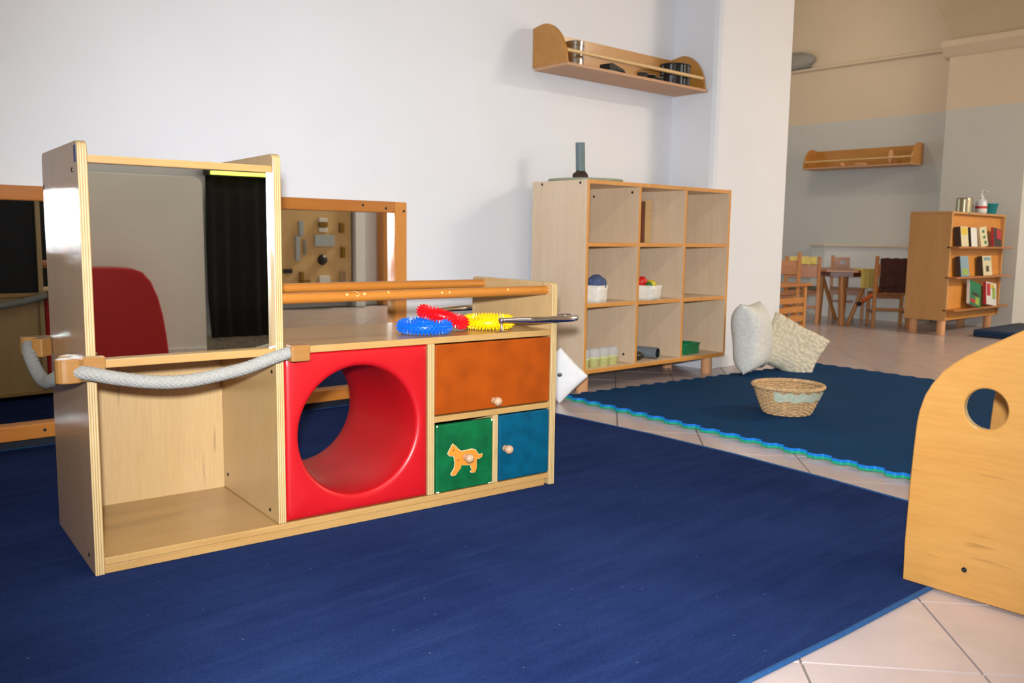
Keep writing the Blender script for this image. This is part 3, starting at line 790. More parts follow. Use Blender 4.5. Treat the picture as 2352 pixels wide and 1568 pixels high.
tag(blob(0.055, 24, 16, (1.05, 0.9, 0.85), 0.09, 4).build('sponge', 'sponge_blue', None, smooth=True, loc=cl(0.150, 0.062, 0.560)), 'grey blue mottled sponge resting in the left white bowl', 'sponge')
bowl('white square bowl holding red and yellow toy fruit', 0.560, 0.066, 0.467, 0.062, 0.072, 0.080)
tag(blob(0.030, 16, 10).build('toy_fruit', 'fruit_red', None, smooth=True, loc=cl(0.520, 0.066, 0.565)), 'small red toy fruit in the right white bowl', 'toy fruit', 'toy fruit in the white bowl')
lemon = blob(0.032, 16, 10, (1.3, 0.9, 0.8)).build('toy_fruit', 'fruit_yellow', None, smooth=True, loc=cl(0.588, 0.062, 0.548))
tag(lemon, 'yellow oval toy fruit in the right white bowl', 'toy fruit', 'toy fruit in the white bowl')
tag(blob(0.022, 12, 8).build('toy_fruit', 'fruit_green', None, smooth=True, loc=cl(0.536, 0.030, 0.545)), 'dark green toy fruit in the right white bowl', 'toy fruit', 'toy fruit in the white bowl')
# glasses turned over, yellow stuff below
def jar(label, u, v, z):
    j = thing('covered_cup', label, 'cup', cl(u, v, z), 0, 'yellow cups in the lower left compartment')
    MB().lathe([(0.0315, 0.046), (0.034, 0.05), (0.032, 0.085), (0.026, 0.097), (0, 0.099)], seg=20, cap=False).build('clear_cover', 'clear_plastic', j, smooth=True)
    MB().lathe([(0, 0.0), (0.026, 0.0), (0.033, 0.045), (0.035, 0.046), (0.035, 0.049), (0.031, 0.049), (0.025, 0.006), (0, 0.006)], seg=20).build('cup', 'pale_yellow', j, smooth=True)
zb = SB + 0.023
for lab, u, v in (('pale yellow cup with a clear cover nearest the left side of the cubby shelf', 0.062, 0.06), ('second pale yellow cup with a clear cover from the left in its row', 0.138, 0.055), ('third pale yellow cup with a clear cover from the left in its row', 0.214, 0.06), ('rightmost pale yellow cup with a clear cover in its row', 0.290, 0.065)):
    jar(lab, u, v, zb)
# grey tubes
def pipe(name, label, cat, p0, p1, r, matn, group=None):
    p0 = Vector(p0); p1 = Vector(p1); d = p1 - p0; L = d.length
    M = d.to_track_quat('Z', 'Y').to_matrix().to_4x4()
    mb = MB().lathe([(r * 0.86, 0.001), (r * 0.87, 0), (r, 0), (r, L), (r * 0.87, L), (r * 0.86, L - 0.001)], seg=24, M=M, cap=False)
    mb.lathe([(r * 0.86, 0.001), (r * 0.86, L - 0.001)], seg=24, M=M, cap=False, mi=1)  # black inner faces paint the shadow inside the bore
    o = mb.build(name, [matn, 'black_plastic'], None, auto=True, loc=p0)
    return tag(o, label, cat, group)
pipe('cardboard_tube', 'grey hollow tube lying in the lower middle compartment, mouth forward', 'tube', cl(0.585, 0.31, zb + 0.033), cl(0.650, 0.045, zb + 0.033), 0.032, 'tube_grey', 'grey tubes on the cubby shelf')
tag(blob(0.045, 16, 10, (1.3, 0.8, 0.55), 0.06, 8).build('dark_bundle', 'black_plastic', None, smooth=True, loc=cl(0.500, 0.08, zb + 0.026)), 'dark grey bundle beside the grey tube in the lower compartment', 'bundle')
gb = thing('plastic_basket', 'small green plastic basket in the lower right compartment', 'basket', cl(0.985, 0.11, zb), 0.1)
for x0, x1, y0, y1 in ((-0.075, 0.075, -0.05, -0.047), (-0.075, 0.075, 0.047, 0.05), (-0.075, -0.072, -0.05, 0.05), (0.072, 0.075, -0.05, 0.05)):
    bx(x0, x1, y0, y1, 0.002, 0.058).build('wall', 'green_plastic', gb, bevel=0.001)
bx(-0.073, 0.073, -0.048, 0.048, 0.0, 0.003).build('base', 'green_plastic', gb)
MB().tube([(x, y, 0.060) for x, y in rrect(-0.079, 0.079, -0.054, 0.054, 0.012)], 0.005, 8, closed=True).build('rim', 'green_plastic', gb, smooth=True)
st = thing('wooden_plank', 'pale plank standing upright in the upper middle compartment', 'plank', cl(0.790, 0.235, 0.778), 0.0)
bx(-0.070, -0.014, -0.010, 0.010, 0.0, 0.245).build('plank_face', 'rail_pale', st, bevel=0.002)
bx(-0.098, -0.072, -0.012, 0.0, 0.0, 0.235).build('dark_strip', 'far_wood_dark', st, bevel=0.002)
# tray with an upright tube on top of the cubby
tr = MB().lathe([(0.185, 0.0), (0.198, 0.002), (0.20, 0.014), (0.192, 0.014), (0.188, 0.006), (0, 0.006)], seg=48).build('tray', 'tray_green', None, smooth=True, loc=cl(0.205, 0.212, ST))
tag(tr, 'round grey green tray on top of the cubby shelf', 'tray')
ty_ = cl(0.205, 0.240, ST + 0.006)
tag(blob(0.050, 20, 12, (0.9, 0.8, 0.62), 0.08, 3).build('pine_cone', 'pine_cone', None, smooth=True, loc=(ty_[0] - 0.012, ty_[1], ty_[2] + 0.026)), 'dark brown lump at the foot of the upright tube', 'pine cone')
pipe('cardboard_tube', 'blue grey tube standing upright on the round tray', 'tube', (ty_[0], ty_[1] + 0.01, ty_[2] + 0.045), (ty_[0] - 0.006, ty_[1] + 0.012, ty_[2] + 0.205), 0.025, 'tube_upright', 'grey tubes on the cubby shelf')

# ================================================================== PILLOWS
def cushion(name, label, matn, w, h, t, loc, M, seg=30, knob_amp=0.0, sag=0.0, seed=0, dots=False, pinch=0.10):
    V = []; F = []; rg = random.Random(seed)
    for side in (1, -1):
        for i in range(seg + 1):
            for j in range(seg + 1):
                a = -1 + 2 * i / seg; b = -1 + 2 * j / seg
                pin = 1 - 0.13 * (1 - a * a) * 0 - pinch * (1 - abs(a)) * abs(b) ** 2
                pin2 = 1 - pinch * (1 - abs(b)) * abs(a) ** 2
                th = t * ((1 - a ** 4) * (1 - b ** 4)) ** 0.6
                x = a * w * pin2; y = b * h * pin
                th *= 1 + 0.10 * math.sin(3.1 * a + 1.7 * b + seed) * math.sin(2.3 * b - a + seed)
                if knob_amp:
                    cxx, cyy = a * 6.5, b * 6.5; best = 9.0
                    for di in (-1, 0, 1):
                        for dj in (-1, 0, 1):
                            ci, cj = math.floor(cxx) + di, math.floor(cyy) + dj
                            hh = math.sin(ci * 127.1 + cj * 311.7) * 43758.5453; jx = hh - math.floor(hh)
                            hh = math.sin(ci * 269.5 + cj * 183.3) * 43758.5453; jy = hh - math.floor(hh)
                            best = min(best, math.hypot(ci + 0.2 + 0.6 * jx - cxx, cj + 0.2 + 0.6 * jy - cyy))
                    th += knob_amp * math.sqrt(max(0.0, 1 - (best / 0.62) ** 2)) * min(1.0, th / 0.012)
                V.append((x, y - sag * (1 - b) * (1 - a * a), side * th))
    n = (seg + 1)
    for s in range(2):
        for i in range(seg):
            for j in range(seg):
                q = [s * n * n + i * n + j, s * n * n + (i + 1) * n + j, s * n * n + (i + 1) * n + j + 1, s * n * n + i * n + j + 1]
                F.append(tuple(q))
    root = thing(name, label, 'pillow', (0, 0, 0), 0, 'pillows on the floor')
    mb = MB(); mb.add(V, F); cov = mb.build('cover', matn, root, smooth=True)
    root.matrix_world = Matrix.Translation(loc) @ M
    return root
def frame(xax, yax):
    x = Vector(xax).normalized(); y = Vector(yax); y = (y - x * y.dot(x)).normalized(); z = x.cross(y)
    return Matrix(((x.x, y.x, z.x, 0), (x.y, y.y, z.y, 0), (x.z, y.z, z.z, 0), (0, 0, 0, 1)))
cushion('pillow', 'off-white linen pillow standing against the cubby shelf and column', 'pillow_linen', 0.180, 0.205, 0.098, (4.480, 2.915, 0.232), frame((0.96, 0.26, 0.0), (-0.05, 0.08, 0.98)), seed=1)
cushion('pillow', 'knobbly cream wool pillow leaning on the linen pillow', 'pillow_wool', 0.185, 0.170, 0.050, (4.775, 2.828, 0.150), frame((0.50, -0.72, -0.46), (0.0, 0.52, 0.80)), seg=72, knob_amp=0.017, seed=2)
pw = cushion('pillow', 'white pillow with black dots between the play cabinet and cubby shelf', 'pillow_white', 0.098, 0.098, 0.032, (2.955, 2.985, 0.135), frame((0.52, -0.47, 0.70), (-0.45, 0.55, 0.71)), seed=3, pinch=0.03)
for a, b in ((-0.012, -0.056), (0.004, 0.004), (-0.05, 0.03)):
    MB().lathe([(0, 0), (0.014, 0), (0.012, 0.002), (0, 0.003)], seg=14).build('dot', 'black_plastic', pw, loc=(a, b, 0.0300 - 0.9 * (a * a + b * b)))

# ================================================================== WICKER BASKET
bk = thing('wicker_basket', 'round wicker basket with a pale ribbon on the foam mat', 'basket', (3.545, 2.105, 0.0195), 0.0)
RB, RT, HB = 0.098, 0.150, 0.125
def brad(z): t = z / HB; return RB + (RT - RB) * (t ** 0.8)
NST = 36
mb = MB()
for ring in range(15):
    z = 0.006 + ring * 0.0078; R = brad(z)
    pts = []
    for k in range(NST * 4):
        a = 2 * PI * k / (NST * 4)
        pts.append(((R + 0.0032 * math.cos(NST / 2 * a * 1 + (ring % 2) * PI)) * math.cos(a), (R + 0.0032 * math.cos(NST / 2 * a + (ring % 2) * PI)) * math.sin(a), z))
    mb.tube(pts, 0.0042, 6, closed=True)
wv = mb.build('woven_side', 'wicker', bk, smooth=True); wv['kind'] = 'stuff'
mb = MB()
for k in range(NST):
    a = 2 * PI * k / NST
    mb.tube([((brad(z)) * math.cos(a), (brad(z)) * math.sin(a), z) for z in (0.0, 0.03, 0.06, 0.09, 0.12)], 0.0030, 6)
sk = mb.build('stakes', 'wicker', bk, smooth=True); sk['kind'] = 'stuff'
MB().lathe([(0, 0.0), (RB, 0.0), (RB, 0.006), (0, 0.006)], seg=30).build('base', 'wicker', bk)
mb = MB()
for s in range(3):
    pts = []
    for k in range(120):
        a = 2 * PI * k / 120; ph = 26 * a + s * 2 * PI / 3
        pts.append(((RT + 0.004 + 0.006 * math.cos(ph)) * math.cos(a), (RT + 0.004 + 0.006 * math.cos(ph)) * math.sin(a), HB + 0.003 + 0.006 * math.sin(ph)))
    mb.tube(pts, 0.0055, 6, closed=True)
mb.build('rim', 'wicker', bk, smooth=True)
rib_pts_o = []; V = []; F = []
for k in range(25):
    a = math.radians(-172 + 104 * k / 24); z1 = 0.113 + 0.005 * math.sin(k * 1.3); z0 = 0.074 - 0.004 * math.sin(k * 0.9)
    for r_, z in ((brad(z0) + 0.0085, z0), (brad(z1) + 0.0100, z1), (brad(z1) + 0.0085, z1), (brad(z0) + 0.0070, z0)): V.append((r_ * math.cos(a), r_ * math.sin(a), z))
for k in range(24):
    for q in range(4): q2 = (q + 1) % 4; F.append((k * 4 + q, k * 4 + q2, (k + 1) * 4 + q2, (k + 1) * 4 + q))
F += [(0, 1, 2, 3), (96, 97, 98, 99)]
MB().add(V, F).build('ribbon', 'ribbon_cloth', bk, label='pale green cloth ribbon')
tag(blob(0.034, 14, 10, (1.2, 0.9, 0.8), 0.08, 11).build('toy', 'toy_green', None, smooth=True, loc=(3.505, 2.135, 0.105)), 'bright green toy inside the wicker basket', 'toy')
tag(blob(0.042, 14, 10, (1.2, 0.9, 0.7), 0.08, 12).build('toy', 'ribbon_cloth', None, smooth=True, loc=(3.585, 2.06, 0.085)), 'pale crumpled cloth inside the wicker basket', 'cloth')
tag(blob(0.050, 14, 10, (1.3, 1.0, 0.7), 0.06, 13).build('toy', 'wicker', None, smooth=True, loc=(3.560, 2.145, 0.062)), 'tan toy lying at the bottom of the wicker basket', 'toy')

# ================================================================== WALL SHELVES
def wall_shelf(name, label, L, M, d=0.258, h=0.213):
    s = thing(name, label, 'wall shelf', (0, 0, 0), 0)
    def end():
        pts = [Vector((-d, 0.0, 0)), Vector((-0.251, 0.045, 0)), Vector((-0.240, 0.085, 0)), Vector((-0.222, 0.124, 0)), Vector((-0.200, 0.156, 0)), Vector((-0.170, 0.184, 0)), Vector((-0.132, 0.207, 0)), Vector((-0.089, 0.217, 0)), Vector((-0.045, 0.213, 0)), Vector((0, 0.203, 0))]
        return [(0, 0)] + [(p.x, p.y) for p in spline(pts, 3)]
    for x in (0, L - 0.018):
        MB().prism(end(), 'x', x, x + 0.018).build('end_panel', 'shelf_honey', s, bevel=0.002)
    bx(0.018, L - 0.018, -0.016, 0, 0.0, h * 0.93).build('back_board', 'shelf_honey', s)
    bx(0.0, L + 0.006, -d - 0.008, -0.016, -0.016, 0.0).build('bottom_board', 'shelf_under', s, bevel=0.002)
    MB().tube([(0.018, -d + 0.018, 0.066), (L - 0.018, -d + 0.018, 0.066)], 0.0105, 12).build('rail', 'rail_pale', s, auto=True)
    s.matrix_world = M
    return s
WS = Matrix.Translation((3.258, W - 0.002, 1.698))
wall_shelf('wall_shelf', 'honey wooden wall shelf with toys mounted high beside the column', 1.19, WS)
def on1(u, v, z): return (3.258 + u, W - 0.002 + v, 1.698 + z)
can = thing('metal_canister', 'shiny tall metal canister at the left of the near wall shelf', 'canister', on1(0.165, -0.150, 0.0))
MB().lathe([(0.050, 0.0), (0.052, 0.002), (0.052, 0.122), (0.050, 0.124), (0, 0.124)], seg=36).build('body', 'steel', can, auto=True)
MB().lathe([(0.0525, 0.112), (0.0545, 0.114), (0.0545, 0.134), (0.050, 0.138), (0, 0.138)], seg=36).build('lid', 'steel', can, auto=True)
bd = thing('black_toy', 'flat black gadget lying on the near wall shelf', 'gadget', on1(0.455, -0.17, 0.0), 0.15)
bx(-0.085, 0.085, -0.04, 0.04, 0.0, 0.018).build('base', 'tube_grey', bd, bevel=0.004)
MB().prism([(-0.09, 0.020), (0.075, 0.020), (0.06, 0.036), (-0.06, 0.055), (-0.085, 0.05)], 'y', -0.035, 0.035).build('cover', 'black_plastic', bd, bevel=0.004)
for k, (u, mname, lab) in enumerate(((0.725, 'dark_cover', 'small dark brown cup on the near wall shelf'), (0.80, 'black_plastic', 'small black pot on the near wall shelf'), (0.865, 'dark_cover', 'low brown tin on the near wall shelf beside the dark basket'))):
    c = thing('small_cup', lab, 'cup', on1(u, -0.15, 0.0), 0, 'small dark cups on the near wall shelf')
    hh = (0.052, 0.046, 0.040)[k]
    MB().lathe([(0.022, 0), (0.026, 0.004), (0.029, hh), (0.026, hh), (0.022, 0.008), (0, 0.008)], seg=18).build('cup_body', mname, c, smooth=True)
    MB().tube([(0.029 * math.cos(a), 0.029 * math.sin(a), hh) for a in [2 * PI * q / 18 for q in range(18)]], 0.0025, 6, closed=True).build('rim', 'steel', c, smooth=True)
wb_ = thing('wire_basket', 'dark slatted basket at the right end of the near wall shelf', 'basket', on1(1.035, -0.14, 0.0))
for k in range(26):
    a = 2 * PI * k / 26
    MB().box(-0.006, 0.006, -0.0015, 0.0015, 0, 0.135).build('slat', 'black_plastic' if k % 3 else 'tube_grey', wb_, loc=(0.095 * math.cos(a), 0.080 * math.sin(a), 0.002), rot=(0, 0, a + PI / 2))
MB().lathe([(0.088, 0.004), (0.091, 0.13), (0.088, 0.13), (0.085, 0.006), (0, 0.006)], seg=28, M=Matrix.Diagonal((1, 0.84, 1, 1))).build('liner', 'dark_cover', wb_, smooth=True)
for z in (0.012, 0.068, 0.132):
    MB().tube([(0.098 * math.cos(2 * PI * q / 32), 0.083 * math.sin(2 * PI * q / 32), z) for q in range(32)], 0.004, 6, closed=True).build('hoop', 'black_plastic', wb_, smooth=True)
MB().lathe([(0, 0), (0.09, 0), (0.09, 0.004), (0, 0.004)], seg=24, M=Matrix.Diagonal((1, 0.85, 1, 1))).build('base', 'black_plastic', wb_)
WS2 = Matrix.Translation((FWX - 0.002, 5.27, 1.60)) @ Matrix.Rotation(-PI / 2, 4, 'Z')
wall_shelf('wall_shelf', 'honey wooden wall shelf on the far wall above the table', 1.21, WS2)
for u, s, lab in ((0.40, (0.03, 0.05, 0.05), 'small pale toy on the far wall shelf near its middle'), (0.60, (0.09, 0.05, 0.04), 'wide pale toy on the far wall shelf'), (0.93, (0.03, 0.04, 0.16), 'tall pale toy near the right end of the far wall shelf')):
    p = WS2 @ Vector((u, -0.13, s[2] / 2 + 0.0))
    tag(blob(0.5, 12, 8, (s[0] * 2, s[1] * 1.6, s[2]), 0.04, int(u * 10)).build('shelf_toy', 'beech_leg', None, smooth=True, loc=p, rot=(0, 0, -PI / 2)), lab, 'toy', 'toys on the far wall shelf')

# ================================================================== FAR ROOM
# bookcase
BX, BY = 7.775, 3.15
bc = thing('bookcase', 'beech display bookcase with three book ledges in the far room', 'bookcase', (BX, BY, 0), 0.0)
BWd, BDp, BH = 1.20, 0.36, 1.05
bx(0, 0.022, 0, BDp, 0.13, BH).build('side_panel', 'bookcase_side', bc, bevel=0.003)
bx(BWd - 0.022, BWd, 0, BDp, 0.13, BH).build('side_panel', 'bookcase_side', bc, bevel=0.003)
bx(0, BWd, 0, BDp, BH, BH + 0.02).build('top_board', 'bookcase_side', bc, bevel=0.003)
bx(0.022, BWd - 0.022, 0.03, BDp, 0.13, 0.15).build('bottom_board', 'bookcase_front', bc)
bx(0.022, BWd - 0.022, BDp - 0.012, BDp - 0.002, 0.15, BH).build('back_panel', 'bookcase_front', bc)
for z0, z1 in ((0.77, BH - 0.002), (0.51, 0.755), (0.23, 0.495), (0.13, 0.212)):
    MB().prism([(0.02, z0), (0.032, z0), (0.052 if z1 - z0 > 0.1 else 0.032, z1), (0.04 if z1 - z0 > 0.1 else 0.02, z1)], 'x', 0.022, BWd - 0.022).build('display_board', 'bookcase_front', bc)
for z in (0.755, 0.495, 0.213):
    lg = bx(-0.0, BWd + 0.03, -0.075, 0.03, z, z + 0.016).build('ledge', 'far_wood_flat', bc, bevel=0.003)
for x in (0.07, BWd - 0.10):
    for y in (0.06, BDp - 0.06):
        MB().lathe([(0.034, 0), (0.036, 0.003), (0.036, 0.13)], seg=18).build('leg', 'beech_leg', bc, auto=True, loc=(x, y, 0))
bx(0.30, 0.36, -0.002, 0.0, 1.052, 1.066).build('name_plate', 'steel', bc)
def book(label, u, z, w, h, t, front, spine, lean=0.0, extra=()):
    b = thing('book', label, 'book', (BX + u, BY - 0.052, z), 0, 'books on the display ledges')
    bx(-w / 2, w / 2, 0, t, 0.0, h).build('pages', 'paper_white', b)
    bx(-w / 2 - 0.002, w / 2 + 0.002, -0.003, 0.0, 0.0, h + 0.002).build('front_cover', front, b)
    bx(-w / 2 - 0.004, -w / 2, -0.003, t + 0.002, 0.0, h + 0.002).build('spine', spine, b)
    for (x0, x1, z0, z1, mm) in extra:
        bx(x0 * w, x1 * w, -0.0045, -0.003, z0 * h, z1 * h).build('cover_print', mm, b)
    b.rotation_euler = (-0.13, lean, 0)
book('yellow and white picture book beside the left end of the top ledge', 0.17, 0.772, 0.15, 0.17, 0.05, 'paper_cream', 'dark_cover', 0, ((-0.4, 0.4, 0.6, 0.95, 'paper_yellow'),))
book('shiny white picture book second from the left on the top ledge', 0.37, 0.772, 0.13, 0.165, 0.02, 'paper_white', 'dark_cover', 0.03)
book('cream booklet with green dots leaning on the top ledge', 0.60, 0.773, 0.15, 0.175, 0.015, 'paper_cream', 'paper_cream', -0.12, ((-0.15, 0.15, 0.7, 0.85, 'paper_green'), (-0.1, 0.2, 0.4, 0.55, 'paper_green'), (0.0, 0.3, 0.12, 0.28, 'paper_green')))
book('red pink picture book at the right of the top ledge', 0.90, 0.773, 0.19, 0.165, 0.015, 'dark_cover', 'paper_red', 0.10, ((-0.1, 0.45, 0.45, 0.95, 'paper_red'),))
book('blue green picture book on the middle ledge', 0.22, 0.513, 0.17, 0.175, 0.04, 'paper_blue', 'dark_cover', 0, ((-0.3, 0.3, 0.08, 0.4, 'paper_lime'),))
book('grey white picture book on the middle ledge', 0.72, 0.513, 0.20, 0.175, 0.04, 'paper_cream', 'dark_cover', 0, ((-0.35, 0.4, 0.78, 0.95, 'paper_blue'), (-0.15, 0.15, 0.2, 0.5, 'dark_cover')))
book('large green picture book leaning on the bottom ledge', 0.48, 0.246, 0.26, 0.215, 0.02, 'paper_green', 'paper_white', 0.22, ((-0.3, 0.3, 0.42, 0.55, 'dark_cover'), (-0.4, 0.0, 0.1, 0.25, 'paper_red'), (0.0, 0.35, 0.08, 0.4, 'paper_lime')))
book('red and white picture book at the right of the bottom ledge', 0.86, 0.238, 0.24, 0.205, 0.02, 'paper_white', 'paper_red', 0.12, ((-0.45, -0.1, 0.4, 0.95, 'paper_red'), (0.1, 0.4, 0.3, 0.8, 'paper_lime'), (-0.05, 0.3, 0.75, 0.95, 'paper_yellow')))
# things on the bookcase
BT = BH + 0.02
tin = thing('tin_can', 'ribbed golden tin can on the bookcase', 'tin can', (8.385, 3.30, BT))
pr = [(0.066, 0)]
for k in range(10): pr += [(0.070, 0.008 + k * 0.0125), (0.067, 0.0142 + k * 0.0125)]
MB().lathe(pr + [(0.068, 0.135), (0.064, 0.135), (0.064, 0.02), (0, 0.02)], seg=30).build('can_wall', 'tin', tin, smooth=True)
MB().tube([(0.068 * math.cos(2 * PI * q / 28), 0.068 * math.sin(2 * PI * q / 28), 0.135) for q in range(28)], 0.003, 6, closed=True).build('rim', 'steel', tin, smooth=True)
dk = thing('dark_jar', 'dark jar with a yellow lid between tin can and pump bottle', 'jar', (8.57, 3.34, BT))
MB().lathe([(0.042, 0), (0.045, 0.004), (0.045, 0.085), (0.036, 0.10), (0, 0.10)], seg=20).build('jar_body', 'navy_vinyl', dk, auto=True)
MB().lathe([(0.038, 0.10), (0.038, 0.125), (0, 0.125)], seg=20).build('lid', 'paper_yellow', dk, auto=True)
sb = thing('pump_bottle', 'clear hand gel pump bottle with a white and red label on the bookcase', 'bottle', (8.66, 3.26, BT))
MB().lathe([(0.046, 0), (0.05, 0.005), (0.05, 0.10), (0.042, 0.125), (0.018, 0.138), (0.016, 0.15), (0, 0.15)], seg=24).build('bottle_body', 'bottle_plastic', sb, smooth=True)
MB().lathe([(0.0505, 0.02), (0.0508, 0.022), (0.0508, 0.082), (0.0505, 0.084)], seg=24, cap=False).build('label_band', 'paper_white', sb, smooth=True)
MB().lathe([(0.0511, 0.05), (0.0512, 0.051), (0.0512, 0.072), (0.0511, 0.073)], seg=24, cap=False).build('label_print', 'paper_red', sb, smooth=True)
MB().lathe([(0.018, 0.148), (0.018, 0.165), (0.006, 0.168), (0.006, 0.205), (0.014, 0.207), (0.014, 0.217), (0, 0.218)], seg=16).tube([(0, 0, 0.211), (0.0, -0.045, 0.208), (0, -0.05, 0.200)], 0.005, 8).build('pump', 'paper_white', sb, smooth=True)
bu = thing('small_bucket', 'teal plastic bucket at the right end of the bookcase', 'bucket', (8.875, 3.27, BT))
MB().lathe([(0.058, 0), (0.06, 0.003), (0.076, 0.095), (0.080, 0.097), (0.080, 0.104), (0.073, 0.104), (0.057, 0.008), (0, 0.008)], seg=28).build('bucket_body', 'teal_plastic', bu, smooth=True)
MB().tube(spline([(-0.078, 0, 0.098), (-0.06, 0.03, 0.112), (0, 0.05, 0.118), (0.06, 0.03, 0.112), (0.078, 0, 0.098)], 6), 0.003, 6).build('bucket_handle', 'beech_leg', bu, smooth=True)

# table with V legs
tb = thing('childrens_table', 'low wooden childrens table with splayed legs in the far room', 'table', (8.22, 4.33, 0), -1.08)
MB().prism([(-0.02 + 0.37 * math.cos(math.radians(22.5 + 45 * k)), 0.44 * math.sin(math.radians(22.5 + 45 * k))) for k in range(8)], 'z', 0.508, 0.532).build('tabletop', 'far_wood_flat', tb, bevel=0.004)
MB().prism([(-0.02 + 0.27 * math.cos(math.radians(22.5 + 45 * k)), 0.34 * math.sin(math.radians(22.5 + 45 * k))) for k in range(8)], 'z', 0.465, 0.5075).build('apron', 'far_wood_dark', tb)
for sx, sy in ((1, -1), (-1, 1)):
    MB().tube([(0.0, 0.30 * sy, 0.0), (-0.02 * sx, 0.29 * sy, 0.465)], 0.030, 14).build('leg', 'far_wood', tb, auto=True)
    MB().tube([(0.055 * sx, 0.29 * sy, 0.0), (0.21 * sx, 0.22 * sy, 0.465)], 0.019, 12).build('slanted_leg', 'far_wood', tb, auto=True)
MB().tube([(-0.22, -0.12, 0.0), (-0.20, -0.12, 0.465)], 0.026, 14).build('leg', 'far_wood', tb, auto=True)

def chair(label, x, y, rz, seat_h=0.31, back_h=0.655, wd=0.30, dp=0.30, dark=False, holes=False):
    c = thing('childrens_chair', label, 'chair', (x, y, 0), rz, 'wooden chairs round the childrens table')
    wm_ = 'far_wood_dark' if dark else 'far_wood_flat'
    h = wd / 2
    for sx in (-1, 1):
        bx(sx * h - 0.016, sx * h + 0.016, -dp / 2 - 0.016, -dp / 2 + 0.016, 0, seat_h).build('leg', 'far_wood', c, bevel=0.004)
        MB().prism([(dp / 2 - 0.018, 0), (dp / 2 + 0.016, 0), (dp / 2 + 0.016, seat_h), (dp / 2 + 0.045, back_h), (dp / 2 + 0.018, back_h), (dp / 2 - 0.018, seat_h)], 'x', sx * h - 0.016, sx * h + 0.016).build('back_post', 'far_wood', c, bevel=0.004)
        bx(sx * h - 0.010, sx * h + 0.010, -dp / 2, dp / 2, 0.13, 0.155).build('stretcher', wm_, c, bevel=0.003)
    bx(-h - 0.01, h + 0.01, -dp / 2 - 0.02, dp / 2 - 0.02, seat_h, seat_h + 0.018).build('seat', 'far_wood_flat', c, bevel=0.005)
    bx(-h, h, -dp / 2 - 0.008, -dp / 2 + 0.008, seat_h - 0.05, seat_h - 0.001).build('seat_rail', wm_, c)
    bx(-h, h, dp / 2 - 0.008, dp / 2 + 0.010, 0.16, 0.185).build('stretcher', wm_, c, bevel=0.003)
    if holes:
        z0, z1 = back_h - 0.15, back_h - 0.02
        y0 = dp / 2 + 0.022; mb = MB()
        xs = [-h + 0.016, -0.075, -0.02, 0.02, 0.075, h - 0.016]; hz = (z1 - 0.075, z1 - 0.03)
        for i in range(5):
            if i in (1, 3):
                mb.box(xs[i], xs[i + 1], y0, y0 + 0.014, z0, hz[0]); mb.box(xs[i], xs[i + 1], y0, y0 + 0.014, hz[1], z1)
            else: mb.box(xs[i], xs[i + 1], y0, y0 + 0.014, z0, z1)
        mb.build('backrest', 'far_wood_flat', c)
    else:
        bx(-h + 0.016, h - 0.016, dp / 2 + 0.018, dp / 2 + 0.032, back_h - 0.20, back_h - 0.075).build('backrest', wm_, c, bevel=0.003)
    return c
ch1 = chair('wooden chair turned away with a yellow cloth over its back beside the column', 7.80, 4.53, 2.05)
bx(-0.13, 0.13, -0.13, 0.12, 0.329, 0.36).build('cushion', 'cushion_grey', ch1, bevel=0.01)
chair('wooden chair with two holes in its backrest behind the table', 8.62, 4.50, -1.05, holes=True)
chair('wooden chair draped with a brown jacket between table and bookcase', 8.20, 3.86, 2.20, back_h=0.67)
chair('wooden chair nearest the slatted bench, mostly hidden by the column', 7.20, 4.42, 2.2, back_h=0.70)
def cloth(name, label, matn, cx, cy, rz, wd, z_top, drop, thick=0.012, cat='cloth', gap=0.036):
    o = thing(name, label, cat, (cx, cy, 0), rz)
    poly = [(-gap / 2, z_top - drop), (-gap / 2, z_top), (gap / 2, z_top), (gap / 2, z_top - drop * 0.8), (gap / 2 + thick, z_top - drop * 0.8), (gap / 2 + thick, z_top + thick), (-gap / 2 - thick, z_top + thick), (-gap / 2 - thick, z_top - drop)]
    mb = MB(); n = len(poly); S = 8; V = []; F = []
    for i in range(S + 1):
        x = -wd / 2 + wd * i / S; wv_ = 0.006 * math.sin(i * 1.9)
        for yy, zz in poly: V.append((x, yy + wv_ * (z_top - zz) / max(drop, 0.01), zz + 0.004 * math.sin(i * 2.3)))
    for i in range(S):
        for k in range(n): k2 = (k + 1) % n; F.append((i * n + k, i * n + k2, (i + 1) * n + k2, (i + 1) * n + k))
    F += [tuple(range(n)), tuple(S * n + k for k in range(n))]
    mb.add(V, F).build('drape', matn, o, smooth=False, bevel=0.003); return o
cloth('yellow_cloth', 'yellow cloth hung over the back of the chair beside the column', 'towel_yellow', 7.800 - 0.172 * 0.887, 4.53 - 0.172 * 0.461, 2.05, 0.25, 0.640, 0.075, gap=0.020)
tw = thing('yellow_towel', 'yellow towel hanging over the front edge of the table', 'towel', (8.071, 3.999, 0), -0.2075)
V = []; F = []; prof = [(-0.014, 0.365), (-0.014, 0.545), (0.09, 0.545), (0.09, 0.533), (-0.003, 0.533), (-0.003, 0.365)]
for i in range(9):
    for yy, zz in prof: V.append((-0.12 + 0.03 * i, yy - (0.008 * abs(math.sin(i * 1.7)) if zz < 0.4 else 0), zz + (0.006 * math.sin(i * 2.1) if zz < 0.4 else 0)))
for i in range(8):
    for k in range(6): k2 = (k + 1) % 6; F.append((i * 6 + k, i * 6 + k2, (i + 1) * 6 + k2, (i + 1) * 6 + k))
F += [tuple(range(6)), tuple(48 + k for k in range(6))]
MB().add(V, F).build('drape', 'towel_yellow', tw, bevel=0.003)
